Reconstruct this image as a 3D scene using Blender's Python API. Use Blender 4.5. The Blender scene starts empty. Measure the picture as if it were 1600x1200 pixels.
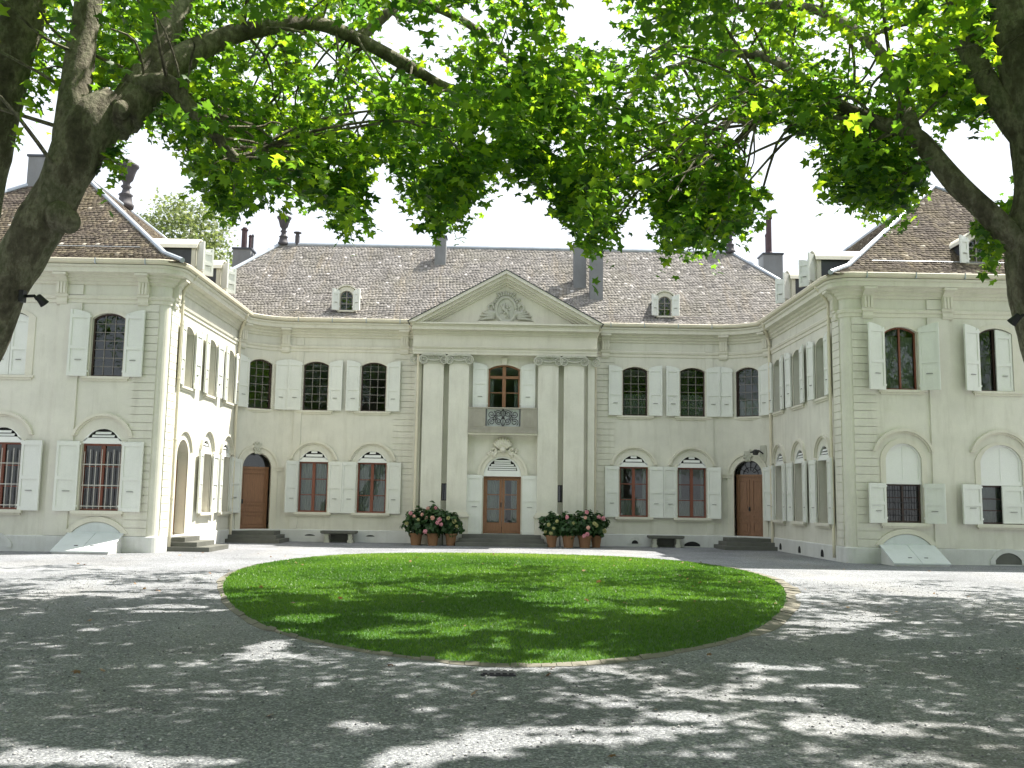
import bpy, bmesh, math, random
import numpy as np
from mathutils import Vector, Matrix
random.seed(7); rng = np.random.default_rng(11)
sc = bpy.context.scene
col = sc.collection
PI = math.pi; rad = math.radians

# ------------------------------------------------------------------ materials
def newmat(name):
    m = bpy.data.materials.new(name); m.use_nodes = True
    nt = m.node_tree; nt.nodes.clear()
    out = nt.nodes.new('ShaderNodeOutputMaterial')
    b = nt.nodes.new('ShaderNodeBsdfPrincipled')
    nt.links.new(b.outputs[0], out.inputs[0])
    return m, nt, b, out
def nd(nt, t, **kw):
    n = nt.nodes.new('ShaderNode' + t)
    for k, v in kw.items():
        if k in n.inputs: n.inputs[k].default_value = v
        else: setattr(n, k, v)
    return n
def ramp(nt, src, stops):
    r = nt.nodes.new('ShaderNodeValToRGB')
    e = r.color_ramp.elements
    while len(e) < len(stops): e.new(.5)
    for k, (p, c) in enumerate(stops):
        e[k].position = p
        e[k].color = (c[0], c[1], c[2], 1) if hasattr(c, '__len__') else (c, c, c, 1)
    nt.links.new(src, r.inputs[0])
    return r.outputs[0]
def mixc(nt, f, a, b, mode='MIX'):
    n = nt.nodes.new('ShaderNodeMix'); n.data_type = 'RGBA'; n.blend_type = mode
    for v, i in ((f, 0), (a, 6), (b, 7)):
        if hasattr(v, 'is_output'): nt.links.new(v, n.inputs[i])
        elif i == 0: n.inputs[0].default_value = v
        else: n.inputs[i].default_value = (v[0], v[1], v[2], 1)
    return n.outputs[2]
def coords(nt, scale=(1, 1, 1), rot=(0, 0, 0)):
    tc = nd(nt, 'TexCoord'); mp = nd(nt, 'Mapping')
    mp.inputs['Scale'].default_value = scale; mp.inputs['Rotation'].default_value = rot
    nt.links.new(tc.outputs['Object'], mp.inputs[0]); return mp.outputs[0]
def noise(nt, vec, s, detail=4, rough=.55):
    n = nd(nt, 'TexNoise', Scale=s, Detail=detail, Roughness=rough); nt.links.new(vec, n.inputs['Vector']); return n.outputs['Fac']
def bump(nt, b, h, strength=.3, dist=.02):
    n = nd(nt, 'Bump', Strength=strength, Distance=dist); nt.links.new(h, n.inputs['Height']); nt.links.new(n.outputs[0], b.inputs['Normal'])

def plaster(name, base, var=.10, stain=.25, rough=.9, bs=.15):
    m, nt, b, o = newmat(name); v = coords(nt)
    c = mixc(nt, 1.0, base, ramp(nt, noise(nt, v, 1.1, 6, .65), [(.25, 1 - var), (.75, 1 + var * .4)]), 'MULTIPLY')
    vs = coords(nt, (2.6, 2.6, .32))
    st = ramp(nt, noise(nt, vs, 1.6, 5, .7), [(.50, 0), (.78, stain)])
    c = mixc(nt, st, c, (base[0] * .62, base[1] * .60, base[2] * .55))
    fine = noise(nt, v, 38, 3, .6)
    c = mixc(nt, 1.0, c, ramp(nt, fine, [(.3, .95), (.7, 1.03)]), 'MULTIPLY')
    nt.links.new(c, b.inputs['Base Color']); b.inputs['Roughness'].default_value = rough
    b.inputs['Specular IOR Level'].default_value = .25
    bump(nt, b, fine, bs, .01)
    return m
def simple(name, c, rough=.6, var=.12, scale=6, metal=0, bs=.1, spec=.4):
    m, nt, b, o = newmat(name); v = coords(nt); n = noise(nt, v, scale, 5, .6)
    cc = mixc(nt, 1.0, c, ramp(nt, n, [(.25, 1 - var), (.75, 1 + var)]), 'MULTIPLY')
    nt.links.new(cc, b.inputs['Base Color']); b.inputs['Roughness'].default_value = rough
    b.inputs['Metallic'].default_value = metal; b.inputs['Specular IOR Level'].default_value = spec
    bump(nt, b, noise(nt, v, scale * 6, 3), bs, .006)
    return m
def wood(name, c, rough=.5):
    m, nt, b, o = newmat(name); v = coords(nt, (14, 14, 1.2)); n = noise(nt, v, 3, 5, .7)
    cc = mixc(nt, 1.0, c, ramp(nt, n, [(.3, .70), (.7, 1.2)]), 'MULTIPLY')
    nt.links.new(cc, b.inputs['Base Color']); b.inputs['Roughness'].default_value = rough; bump(nt, b, n, .2, .005)
    return m
M = {}
M['plaster'] = plaster('wall_plaster', (.70, .685, .60), .14, .42)
M['trim'] = plaster('stone_trim', (.70, .675, .575), .12, .35)
M['plinth'] = plaster('plinth_stone', (.66, .665, .64), .18, .45, .85, .3)
M['stone'] = plaster('carved_stone', (.52, .52, .44), .2, .45, .9, .4)
M['balcony'] = plaster('balcony_stone', (.40, .38, .32), .3, .5, .9, .5)
M['step'] = plaster('step_stone', (.15, .152, .135), .3, .5, .85, .4)
M['shutter'] = plaster('shutter_paint', (.75, .765, .715), .09, .22, .55, .05)
M['white'] = plaster('white_paint', (.80, .81, .78), .05, .1, .6, .05)
M['door'] = wood('door_wood', (.25, .122, .062))
M['frame'] = wood('window_wood', (.20, .062, .035))
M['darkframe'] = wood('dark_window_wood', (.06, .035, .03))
M['muntin'] = simple('muntin_paint', (.24, .22, .20), .6)
M['iron'] = simple('black_iron', (.025, .025, .028), .5, .2, 20)
M['latch'] = simple('latch_metal', (.20, .20, .19), .6)
M['grille'] = simple('grille_paint', (.52, .50, .45), .6)
M['zinc'] = simple('zinc', (.40, .44, .48), .42, .15, 3, .35)
M['darkzinc'] = simple('dark_zinc', (.055, .06, .07), .5, .2, 3)
M['gutter'] = simple('cream_gutter', (.66, .61, .48), .6, .1, 2)
M['chimney'] = plaster('chimney_render', (.24, .245, .245), .2, .4)
M['potred'] = simple('chimney_pot', (.075, .045, .05), .7, .2, 5)
M['potdark'] = simple('urn_lead', (.075, .07, .075), .7, .2, 6)
M['terracotta'] = plaster('terracotta', (.31, .17, .095), .3, .6, .9, .3)
M['hatch'] = plaster('hatch_paint', (.62, .66, .66), .1, .25, .6, .1)
M['void'] = simple('vent_dark', (.02, .02, .02), .9)
M['blind'] = simple('blind_cloth', (.42, .43, .38), .9, .1, 3)
M['soil'] = simple('soil', (.10, .07, .045), .95, .3, 20)

def m_glass():
    m, nt, b, out = newmat('window_glass'); nt.nodes.remove(b)
    fr = nd(nt, 'Fresnel', IOR=1.5); g = nd(nt, 'BsdfGlossy', Roughness=.015); t = nd(nt, 'BsdfTransparent'); t.inputs[0].default_value = (.72, .76, .76, 1)
    mx = nd(nt, 'MixShader'); ad = nd(nt, 'Math', operation='MULTIPLY_ADD'); ad.inputs[1].default_value = 1.0; ad.inputs[2].default_value = .01
    v = coords(nt); n = noise(nt, v, 2.2, 2); bp = nd(nt, 'Bump', Strength=.12, Distance=.03); nt.links.new(n, bp.inputs['Height'])
    nt.links.new(bp.outputs[0], g.inputs['Normal'])
    nt.links.new(fr.outputs[0], ad.inputs[0]); nt.links.new(ad.outputs[0], mx.inputs[0]); nt.links.new(t.outputs[0], mx.inputs[1]); nt.links.new(g.outputs[0], mx.inputs[2]); nt.links.new(mx.outputs[0], out.inputs[0])
    return m
M['glass'] = m_glass()
def m_cloth():
    m, nt, b, out = newmat('curtain_net'); nt.nodes.remove(b)
    d = nd(nt, 'BsdfDiffuse'); d.inputs[0].default_value = (.85, .85, .80, 1); t = nd(nt, 'BsdfTranslucent'); t.inputs[0].default_value = (.7, .7, .66, 1)
    mx = nd(nt, 'MixShader', Fac=.25); nt.links.new(d.outputs[0], mx.inputs[1]); nt.links.new(t.outputs[0], mx.inputs[2]); nt.links.new(mx.outputs[0], out.inputs[0]); return m
M['curtain'] = m_cloth()

def m_leaf(name, dark, light, trans, tw=.42, attr=True):
    m, nt, b, out = newmat(name)
    a = nd(nt, 'Attribute', attribute_name='tone')
    c = ramp(nt, a.outputs['Fac'], [(0, dark), (1, light)] if not isinstance(light, list) else [(0, dark)] + light)
    nt.links.new(c, b.inputs['Base Color']); b.inputs['Roughness'].default_value = .45; b.inputs['Specular IOR Level'].default_value = .35
    t = nd(nt, 'BsdfTranslucent'); tc = mixc(nt, 1.0, c, trans, 'MULTIPLY'); nt.links.new(tc, t.inputs[0])
    mx = nd(nt, 'MixShader', Fac=tw); nt.links.new(b.outputs[0], mx.inputs[1]); nt.links.new(t.outputs[0], mx.inputs[2]); nt.links.new(mx.outputs[0], out.inputs[0])
    return m
M['leaf'] = m_leaf('plane_leaf', (.012, .042, .018), [(.5, (.034, .092, .018)), (1, (.085, .165, .022))], (8.0, 5.8, 1.4), .50)
M['farleaf'] = m_leaf('far_leaf', (.09, .13, .055), (.17, .20, .08), (2.2, 2.2, 1.4), .4)
M['bushleaf'] = m_leaf('hydrangea_leaf', (.020, .055, .020), (.05, .105, .03), (2, 2.2, 1), .25)
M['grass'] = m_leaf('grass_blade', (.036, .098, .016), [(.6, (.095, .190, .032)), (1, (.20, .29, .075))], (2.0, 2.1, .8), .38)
M['dryleaf'] = m_leaf('dry_leaf', (.16, .08, .035), (.38, .25, .11), (1.2, 1.1, 1), .2)
def m_flower():
    m, nt, b, out = newmat('hydrangea_flower'); oi = nd(nt, 'ObjectInfo'); v = coords(nt)
    nt.links.new(mixc(nt, ramp(nt, noise(nt, v, 30, 2), [(.35, 0), (.65, 1)]), (.50, .15, .20), (.66, .34, .37)), b.inputs['Base Color']); b.inputs['Roughness'].default_value = .7
    return m
M['flower'] = m_flower()
M['flower2'] = simple('faded_flower', (.30, .30, .12), .7, .3, 30)
M['flower3'] = simple('salmon_flower', (.58, .33, .26), .7, .3, 30)

def m_tile(name, stops, moss):
    m, nt, b, out = newmat(name); a = nd(nt, 'Attribute', attribute_name='tone'); v = coords(nt)
    c = ramp(nt, a.outputs['Fac'], stops)
    c = mixc(nt, ramp(nt, noise(nt, v, .55, 6, .7), [(.46, 0), (.72, .55)]), c, moss)
    c = mixc(nt, ramp(nt, noise(nt, coords(nt, (1.6, .16, .16)), 1.3, 5, .7), [(.54, 0), (.74, .42)]), c, (.34, .27, .17))
    c = mixc(nt, ramp(nt, noise(nt, v, .8, 3, .6), [(.52, 0), (.75, .35)]), c, (.085, .08, .07))
    c = mixc(nt, 1.0, c, ramp(nt, noise(nt, v, 9, 4, .7), [(.3, .72), (.7, 1.2)]), 'MULTIPLY')
    nt.links.new(c, b.inputs['Base Color']); b.inputs['Roughness'].default_value = .85; b.inputs['Specular IOR Level'].default_value = .2
    bump(nt, b, noise(nt, v, 40, 3), .3, .01); return m
M['tile'] = m_tile('main_roof_tile', [(0, (.14, .13, .122)), (.45, (.255, .24, .224)), (.82, (.35, .328, .307)), (.93, (.43, .405, .385)), (.97, (.64, .60, .57)), (1, (.72, .68, .65))], (.25, .235, .18))
M['wingtile'] = m_tile('wing_roof_tile', [(0, (.055, .044, .037)), (.5, (.125, .102, .083)), (.9, (.235, .20, .145)), (.97, (.46, .41, .34)), (1, (.6, .56, .5))], (.20, .165, .08))

def m_gravel():
    m, nt, b, out = newmat('gravel'); v = coords(nt)
    vo = nd(nt, 'TexVoronoi', Scale=72); nt.links.new(v, vo.inputs['Vector'])
    vo2 = nd(nt, 'TexVoronoi', Scale=37); nt.links.new(v, vo2.inputs['Vector'])
    sep = nd(nt, 'SeparateColor'); nt.links.new(vo.outputs['Color'], sep.inputs[0])
    c = ramp(nt, sep.outputs[0], [(0, (.125, .131, .144)), (.5, (.220, .229, .246)), (.85, (.300, .309, .325)), (1, (.47, .475, .485))])
    sep2 = nd(nt, 'SeparateColor'); nt.links.new(vo2.outputs['Color'], sep2.inputs[0])
    c = mixc(nt, 1.0, c, ramp(nt, sep2.outputs[1], [(0, .78), (1, 1.15)]), 'MULTIPLY')
    c = mixc(nt, 1.0, c, ramp(nt, noise(nt, v, .45, 6, .65), [(.3, .70), (.7, 1.18)]), 'MULTIPLY')
    big = ramp(nt, noise(nt, coords(nt, (1, .25, 1)), .35, 4, .6), [(.5, 0), (.8, .30)])
    c = mixc(nt, big, c, (.36, .33, .27))
    nt.links.new(c, b.inputs['Base Color']); b.inputs['Roughness'].default_value = .9; b.inputs['Specular IOR Level'].default_value = .2
    h = nd(nt, 'Math', operation='ADD'); nt.links.new(vo.outputs['Distance'], h.inputs[0]); nt.links.new(vo2.outputs['Distance'], h.inputs[1])
    inv = nd(nt, 'Math', operation='MULTIPLY'); inv.inputs[1].default_value = -1; nt.links.new(h.outputs[0], inv.inputs[0])
    bump(nt, b, inv.outputs[0], .6, .015); return m
M['gravel'] = m_gravel()
M['edging'] = plaster('edging_stone', (.22, .205, .17), .3, .4, .95, .6)
def m_bark():
    m, nt, b, out = newmat('plane_bark'); v = coords(nt); vs = coords(nt, (1, 1, .45))
    n1 = noise(nt, vs, 2.6, 6, .68); n2 = noise(nt, v, 11, 5, .7)
    c = ramp(nt, n1, [(.34, (.09, .08, .065)), (.47, (.16, .143, .11)), (.52, (.26, .24, .185)), (.60, (.14, .14, .095)), (.72, (.31, .29, .225))])
    c = mixc(nt, 1.0, c, ramp(nt, n2, [(.3, .6), (.7, 1.25)]), 'MULTIPLY')
    nt.links.new(c, b.inputs['Base Color']); b.inputs['Roughness'].default_value = .9; b.inputs['Specular IOR Level'].default_value = .15
    h = nd(nt, 'Math', operation='ADD'); nt.links.new(n1, h.inputs[0]); nt.links.new(n2, h.inputs[1]); bump(nt, b, h.outputs[0], .7, .06); return m
M['bark'] = m_bark()

# ------------------------------------------------------------------ mesh building
class MB:
    def __init__(s): s.v = []; s.f = []
    def add(s, vs, fs):
        o = len(s.v); s.v.extend(tuple(p) for p in vs); s.f.extend([tuple(o + i for i in f) for f in fs])
    def box(s, F, u0, u1, z0, z1, d0, d1):
        P = [F(u, z, d) for d in (d0, d1) for z in (z0, z1) for u in (u0, u1)]
        s.add(P, [(0, 1, 3, 2), (4, 6, 7, 5), (0, 2, 6, 4), (1, 5, 7, 3), (0, 4, 5, 1), (2, 3, 7, 6)])
    def prism(s, F, outline, d0, d1):       # outline [(u,z)] extruded between depths
        n = len(outline)
        s.add([F(u, z, d0) for u, z in outline] + [F(u, z, d1) for u, z in outline],
              [tuple(range(n)), tuple(range(2 * n - 1, n - 1, -1))] + [(i, (i + 1) % n, n + (i + 1) % n, n + i) for i in range(n)])
    def band(s, F, inner, outer, d0, d1, closed=False):   # ribbon between two polylines, extruded d0..d1
        n = len(inner)
        P = [F(u, z, d) for d in (d0, d1) for L in (inner, outer) for u, z in L]
        fs = []
        for i in range(n if closed else n - 1):
            j = (i + 1) % n
            fs += [(2 * n + i, 2 * n + j, 3 * n + j, 3 * n + i), (i, j, 2 * n + j, 2 * n + i), (n + i, 3 * n + i, 3 * n + j, n + j), (i, n + i, n + j, j)]
        if not closed: fs += [(0, n, 3 * n, 2 * n), (n - 1, 3 * n - 1, 4 * n - 1, 2 * n - 1)]
        s.add(P, fs)
    def tube(s, pts, r, n=8, caps=True):
        pts = [Vector(p) for p in pts]; rs = r if hasattr(r, '__len__') else [r] * len(pts)
        t0 = (pts[1] - pts[0]).normalized(); a = t0.orthogonal().normalized(); rings = []
        for i, p in enumerate(pts):
            t = (pts[min(i + 1, len(pts) - 1)] - pts[max(i - 1, 0)]).normalized()
            a = (a - t * a.dot(t)).normalized(); b = t.cross(a)
            rings.append([p + (a * math.cos(2 * PI * k / n) + b * math.sin(2 * PI * k / n)) * rs[i] for k in range(n)])
        fs = [(i * n + k, i * n + (k + 1) % n, (i + 1) * n + (k + 1) % n, (i + 1) * n + k) for i in range(len(pts) - 1) for k in range(n)]
        if caps: fs += [tuple(range(n)), tuple(range((len(pts) - 1) * n, len(pts) * n))]
        s.add([q for R_ in rings for q in R_], fs)
    def lathe(s, c, prof, n=14):
        fs = [(i * n + k, i * n + (k + 1) % n, (i + 1) * n + (k + 1) % n, (i + 1) * n + k) for i in range(len(prof) - 1) for k in range(n)]
        fs += [tuple(range(n)), tuple(range((len(prof) - 1) * n, len(prof) * n))]
        s.add([(c[0] + r * math.cos(2 * PI * k / n), c[1] + r * math.sin(2 * PI * k / n), c[2] + z) for r, z in prof for k in range(n)], fs)
    def ball(s, c, r, n=7, sq=(1, 1, 1)):
        P = [(c[0], c[1], c[2] - r * sq[2])]; m = n - 2
        for i in range(1, m + 1):
            t = PI * i / (m + 1)
            P += [(c[0] + r * sq[0] * math.sin(t) * math.cos(2 * PI * k / n), c[1] + r * sq[1] * math.sin(t) * math.sin(2 * PI * k / n), c[2] - r * sq[2] * math.cos(t)) for k in range(n)]
        P.append((c[0], c[1], c[2] + r * sq[2])); fs = []
        for k in range(n):
            fs += [(0, 1 + (k + 1) % n, 1 + k), (len(P) - 1, 1 + (m - 1) * n + k, 1 + (m - 1) * n + (k + 1) % n)]
            for i in range(m - 1): fs.append((1 + i * n + k, 1 + i * n + (k + 1) % n, 1 + (i + 1) * n + (k + 1) % n, 1 + (i + 1) * n + k))
        s.add(P, fs)
    def sweep(s, path, prof, mirror=1):     # path 2D, profile [(outward d, z)]; outward = right of travel
        n = len(path); m = len(prof); N = []
        for i in range(n - 1):
            dx, dy = path[i + 1][0] - path[i][0], path[i + 1][1] - path[i][1]; l = math.hypot(dx, dy); N.append((dy / l, -dx / l))
        P = []
        for i in range(n):
            a = N[max(i - 1, 0)]; b = N[min(i, n - 2)]
            bx, by = a[0] + b[0], a[1] + b[1]; l = math.hypot(bx, by); bx /= l; by /= l; k = 1 / max(.3, bx * a[0] + by * a[1])
            P += [(mirror * (path[i][0] + bx * k * d), path[i][1] + by * k * d, z) for d, z in prof]
        s.add(P, [(i * m + j, i * m + j + 1, (i + 1) * m + j + 1, (i + 1) * m + j) for i in range(n - 1) for j in range(m - 1)])
class FR:                                    # planar frame: u along wall, d outward
    def __init__(s, o, U, N): s.o = Vector(o); s.U = Vector(U); s.N = Vector(N)
    def __call__(s, u, z, d): p = s.o + s.U * u + s.N * d; return (p.x, p.y, p.z + z)
    def hinge(s, u0, d0, ang, sgn):          # a frame whose u axis starts at (u0,d0), turned outward by ang
        c, w = math.cos(ang), math.sin(ang); o = s.o + s.U * u0 + s.N * d0
        return FR(o, s.U * (sgn * c) + s.N * w, s.N * c - s.U * (sgn * w))

def link(o, parent=None):
    col.objects.link(o)
    if parent is not None: o.parent = parent
    return o
def obj(name, mb, mat, parent=None, smooth=False, origin=None, fix=True):
    me = bpy.data.meshes.new(name); vs = mb.v
    if origin is not None: vs = [(x - origin[0], y - origin[1], z - origin[2]) for x, y, z in vs]
    me.from_pydata(vs, [], mb.f)
    if fix:
        bm = bmesh.new(); bm.from_mesh(me); bmesh.ops.recalc_face_normals(bm, faces=bm.faces); bm.to_mesh(me); bm.free()
    me.materials.append(M[mat])
    if smooth: me.polygons.foreach_set('use_smooth', [True] * len(me.polygons))
    o = bpy.data.objects.new(name, me)
    if origin is not None and parent is None: o.location = origin
    return link(o, parent)
def npobj(name, verts, quads, mat, parent=None, tone=None, smooth=False, k=4):
    me = bpy.data.meshes.new(name); nv, nf = len(verts), len(quads)
    me.vertices.add(nv); me.vertices.foreach_set('co', np.ascontiguousarray(verts, np.float32).ravel())
    me.loops.add(nf * k); me.loops.foreach_set('vertex_index', np.ascontiguousarray(quads, np.int32).ravel())
    me.polygons.add(nf); me.polygons.foreach_set('loop_start', np.arange(0, nf * k, k, dtype=np.int32))
    try: me.polygons.foreach_set('loop_total', np.full(nf, k, np.int32))
    except Exception: pass
    if tone is not None:
        at = me.attributes.new('tone', 'FLOAT', 'FACE'); at.data.foreach_set('value', np.ascontiguousarray(tone, np.float32))
    me.update(calc_edges=True); me.materials.append(M[mat])
    if smooth: me.polygons.foreach_set('use_smooth', [True] * nf)
    return link(bpy.data.objects.new(name, me), parent)
def empty(name, loc, label, cat, group=None):
    o = bpy.data.objects.new(name, None); o.location = loc; o.empty_display_size = .2; link(o); return tag(o, label, cat, group)
def tag(o, label=None, cat=None, group=None, kind=None):
    for k, v in (('label', label), ('category', cat), ('group', group), ('kind', kind)):
        if v: o[k] = v
    return o

# ------------------------------------------------------------------ camera
CAM = Vector((-.14, -35.5, 1.58)); PITCH, YAW, ROLL, FPX = rad(6.95), rad(-.67), rad(.88), 1500.
Rm = Matrix.Rotation(YAW, 3, 'Z') @ Matrix.Rotation(PI / 2 + PITCH, 3, 'X') @ Matrix.Rotation(ROLL, 3, 'Z')
cd = bpy.data.cameras.new('camera'); cam = bpy.data.objects.new('camera', cd); link(cam)
cam.matrix_world = Matrix.Translation(CAM) @ Rm.to_4x4(); cd.sensor_width = 36; cd.lens = FPX / 1600 * 36; cd.clip_end = 2000; cd.clip_start = .1
sc.camera = cam
RmT = np.array(Rm.transposed()); CN = np.array(CAM)
def proj(P):
    q = (np.asarray(P) - CN) @ RmT.T; w = np.maximum(-q[..., 2], 1e-3)
    return 800 + FPX * q[..., 0] / w, 600 - FPX * q[..., 1] / w, -q[..., 2]
def at(px, py, depth):                       # a point of the trees at a real distance from the viewer
    d = Rm @ Vector(((px - 800) / FPX, -(py - 600) / FPX, -1)); return CAM + d * (depth / d.y)

# ------------------------------------------------------------------ light
w = bpy.data.worlds.new('World'); sc.world = w; w.use_nodes = True; nt = w.node_tree; nt.nodes.clear()
SUN = Vector((.50, .28, 1)).normalized()
el = math.asin(SUN.z); az = math.atan2(SUN.x, SUN.y)
sky = nt.nodes.new('ShaderNodeTexSky'); sky.sky_type = 'NISHITA'; sky.sun_disc = False; sky.sun_elevation = el; sky.sun_rotation = az
sky.dust_density = 4.0; sky.air_density = 1.0; sky.ozone_density = 1.0; sky.altitude = 300
bg = nt.nodes.new('ShaderNodeBackground'); bg.inputs[1].default_value = .10
wo = nt.nodes.new('ShaderNodeOutputWorld')
tcw = nt.nodes.new('ShaderNodeTexCoord'); nw = nt.nodes.new('ShaderNodeTexNoise'); nw.inputs['Scale'].default_value = 1.6; nw.inputs['Detail'].default_value = 5
nt.links.new(tcw.outputs['Generated'], nw.inputs['Vector'])      # bright summer haze veiling the blue
veil = ramp(nt, nw.outputs['Fac'], [(.30, .62), (.62, .86)])
nt.links.new(mixc(nt, veil, sky.outputs[0], (5.4, 5.6, 5.9)), bg.inputs[0])
nt.links.new(bg.outputs[0], wo.inputs[0])
sl = bpy.data.lights.new('sun', 'SUN'); sl.energy = 5.0; sl.angle = rad(.53); sl.color = (1, .95, .86)
so = bpy.data.objects.new('sun', sl); so.rotation_euler = SUN.to_track_quat('Z', 'Y').to_euler(); so.location = (20, 11, 40); link(so)
sc.view_settings.view_transform = 'Standard'; sc.view_settings.look = 'None'; sc.view_settings.gamma = 1; sc.view_settings.exposure = 1.37

# ------------------------------------------------------------------ ground
gm = MB(); ring = [(0, 0)]
N_ = 64
for R_ in (12, 30, 60, 150, 600):
    ring += [(R_ * math.cos(2 * PI * k / N_), R_ * math.sin(2 * PI * k / N_)) for k in range(N_)]
gm.add([(x, y - 12, 0) for x, y in ring], [(0, 1 + k, 1 + (k + 1) % N_) for k in range(N_)] + [(1 + j * N_ + k, 1 + (j + 1) * N_ + k, 1 + (j + 1) * N_ + (k + 1) % N_, 1 + j * N_ + (k + 1) % N_) for j in range(4) for k in range(N_)])
tag(obj('gravel_ground', gm, 'gravel', fix=False), kind='structure')

def catmull(P, n, closed=False):
    P = [np.array(p, float) for p in P]; out = []; L = len(P)
    for i in range(L if closed else L - 1):
        g = (lambda k: P[k % L]) if closed else (lambda k: P[min(max(k, 0), L - 1)])
        a, b, c, d = g(i - 1), g(i), g(i + 1), g(i + 2)
        for t in np.linspace(0, 1, n, endpoint=False):
            out.append(.5 * (2 * b + (c - a) * t + (2 * a - 5 * b + 4 * c - d) * t * t + (3 * b - a - 3 * c + d) * t ** 3))
    if not closed: out.append(P[-1])
    return np.array(out)
half = [(0, -25.96), (1.75, -25.0), (3.25, -22.9), (4.75, -19.0), (5.65, -15.0), (5.62, -11.6), (4.7, -8.7), (2.9, -7.0)]
lawn_pts = catmull([(x, y) for x, y in half] + [(0, -6.45)] + [(-x, y) for x, y in half[:0:-1]], 12, True)
nL = len(lawn_pts); cen = np.array((0, -15.5))
def scaled(k): # offset outline by k metres
    d = lawn_pts - cen; l = np.linalg.norm(d, axis=1, keepdims=True); return lawn_pts + d / l * k
def lawn_h(f): return .012 + .10 * (1 - f ** 2)          # slight dome, f = 0 centre .. 1 rim
lm = MB(); V = [(cen[0], cen[1], lawn_h(0))]; Fc = []
for j in range(1, 9):
    f = j / 8; V += [(cen[0] + (x - cen[0]) * f, cen[1] + (y - cen[1]) * f, lawn_h(f)) for x, y in lawn_pts]
Fc += [(0, 1 + k, 1 + (k + 1) % nL) for k in range(nL)] + [(1 + j * nL + k, 1 + (j + 1) * nL + k, 1 + (j + 1) * nL + (k + 1) % nL, 1 + j * nL + (k + 1) % nL) for j in range(7) for k in range(nL)]
lm.add(V, Fc); M['lawnbase'] = simple('lawn_base', (.04, .11, .015), .9, .3, 5)
tag(obj('lawn', lm, 'lawnbase', smooth=True, fix=False), kind='structure')
em = MB(); jit = np.repeat(rng.normal(0, .03, nL // 4 + 1), 4)[:nL]
o1, o2 = scaled(.0), lawn_pts + (lawn_pts - cen) / np.linalg.norm(lawn_pts - cen, axis=1, keepdims=True) * (.10 + jit * 1.2 + .13 * (lawn_pts[:, 0] > 3))[:, None]
side = np.clip(np.abs(lawn_pts[:, 0]) / 5, 0, 1)
for k in range(nL):
    j = (k + 1) % nL; h = .012 + .02 * random.random() * (k % 3 == 0)
    A, B, C_, D = o1[k], o1[j], o2[j], o2[k]; g = (B - A) * .02
    A, D = A + g, D + g; B, C_ = B - g, C_ - g
    em.add([(*A, 0), (*B, 0), (*C_, 0), (*D, 0), (*A, h + .01), (*B, h + .01), (*C_, h * .5), (*D, h * .5)], [(4, 5, 6, 7), (0, 1, 5, 4), (1, 2, 6, 5), (2, 3, 7, 6), (3, 0, 4, 7)])
tag(obj('lawn_edging', em, 'edging'), kind='structure')
# grass blades: one mass
def inside(P):
    d = P - cen; a = np.arctan2(d[:, 1], d[:, 0]); ap = np.arctan2(*(lawn_pts - cen).T[::-1]); o = np.argsort(ap)
    rr = np.interp(a, ap[o], np.linalg.norm(lawn_pts - cen, axis=1)[o], period=2 * PI); return np.linalg.norm(d, axis=1) / rr
NB = 330000
pts = np.stack([rng.uniform(-5.9, 5.9, NB), -26.2 + 20 * rng.uniform(0, 1, NB) ** 1.25], 1); fr = inside(pts); k_ = fr < .997 + rng.normal(0, .004, NB); pts = pts[k_]; fr = fr[k_]; n = len(pts)
ang = rng.uniform(0, 2 * PI, n); hh = rng.uniform(.018, .042, n); ww = rng.uniform(.004, .009, n) * np.clip((pts[:, 1] + 36) / 10, 1, 3); lean = rng.normal(0, .02, (n, 2))
z0 = lawn_h(fr); dx = np.stack([np.cos(ang) * ww, np.sin(ang) * ww], 1)
vv = np.empty((n, 3, 3), np.float32)
vv[:, 0, :2] = pts - dx; vv[:, 1, :2] = pts + dx; vv[:, 2, :2] = pts + lean; vv[:, 0, 2] = vv[:, 1, 2] = z0 - .005; vv[:, 2, 2] = z0 + hh
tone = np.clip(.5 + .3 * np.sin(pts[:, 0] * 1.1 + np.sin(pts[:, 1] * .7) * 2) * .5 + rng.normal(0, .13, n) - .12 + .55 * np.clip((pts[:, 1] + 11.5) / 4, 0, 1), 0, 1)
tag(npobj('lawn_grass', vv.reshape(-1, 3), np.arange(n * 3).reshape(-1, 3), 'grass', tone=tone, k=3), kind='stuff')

# ------------------------------------------------------------------ the manor house
W = 9.65; YF = -8.45; XO = 20.1; YB = 10.2; BR = 2.19; BX = 7.75
house = empty('manor_house', (0, 0, 0), 'cream two storey manor house with white shutters and pedimented centre behind the lawn', 'house')
FM = FR((0, 0, 0), (1, 0, 0), (0, -1, 0))                       # main front
FC = FR((0, -.45, 0), (1, 0, 0), (0, -1, 0))                    # central projection
FW = FR((0, YF, 0), (1, 0, 0), (0, -1, 0))                      # wing fronts
FI = {-1: FR((-W, 0, 0), (0, 1, 0), (1, 0, 0)), 1: FR((W, 0, 0), (0, 1, 0), (-1, 0, 0))}   # inner wing walls, u = y
def bay(s, th, base=0):                                         # tangent frame on the curved bay (th from the main front)
    return FR((s * (BX + BR * math.sin(th)), -BR + BR * math.cos(th), base), (s * math.cos(th), -math.sin(th), 0), (-s * math.sin(th), -math.cos(th), 0))
class ARC:
    def __init__(s, sd): s.s = sd
    def __call__(s, u, z, d):
        th = u / BR; r = BR - d; return (s.s * (BX + r * math.sin(th)), -BR + r * math.cos(th), z)
TH = rad(60.1); TC = rad(34)

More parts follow.
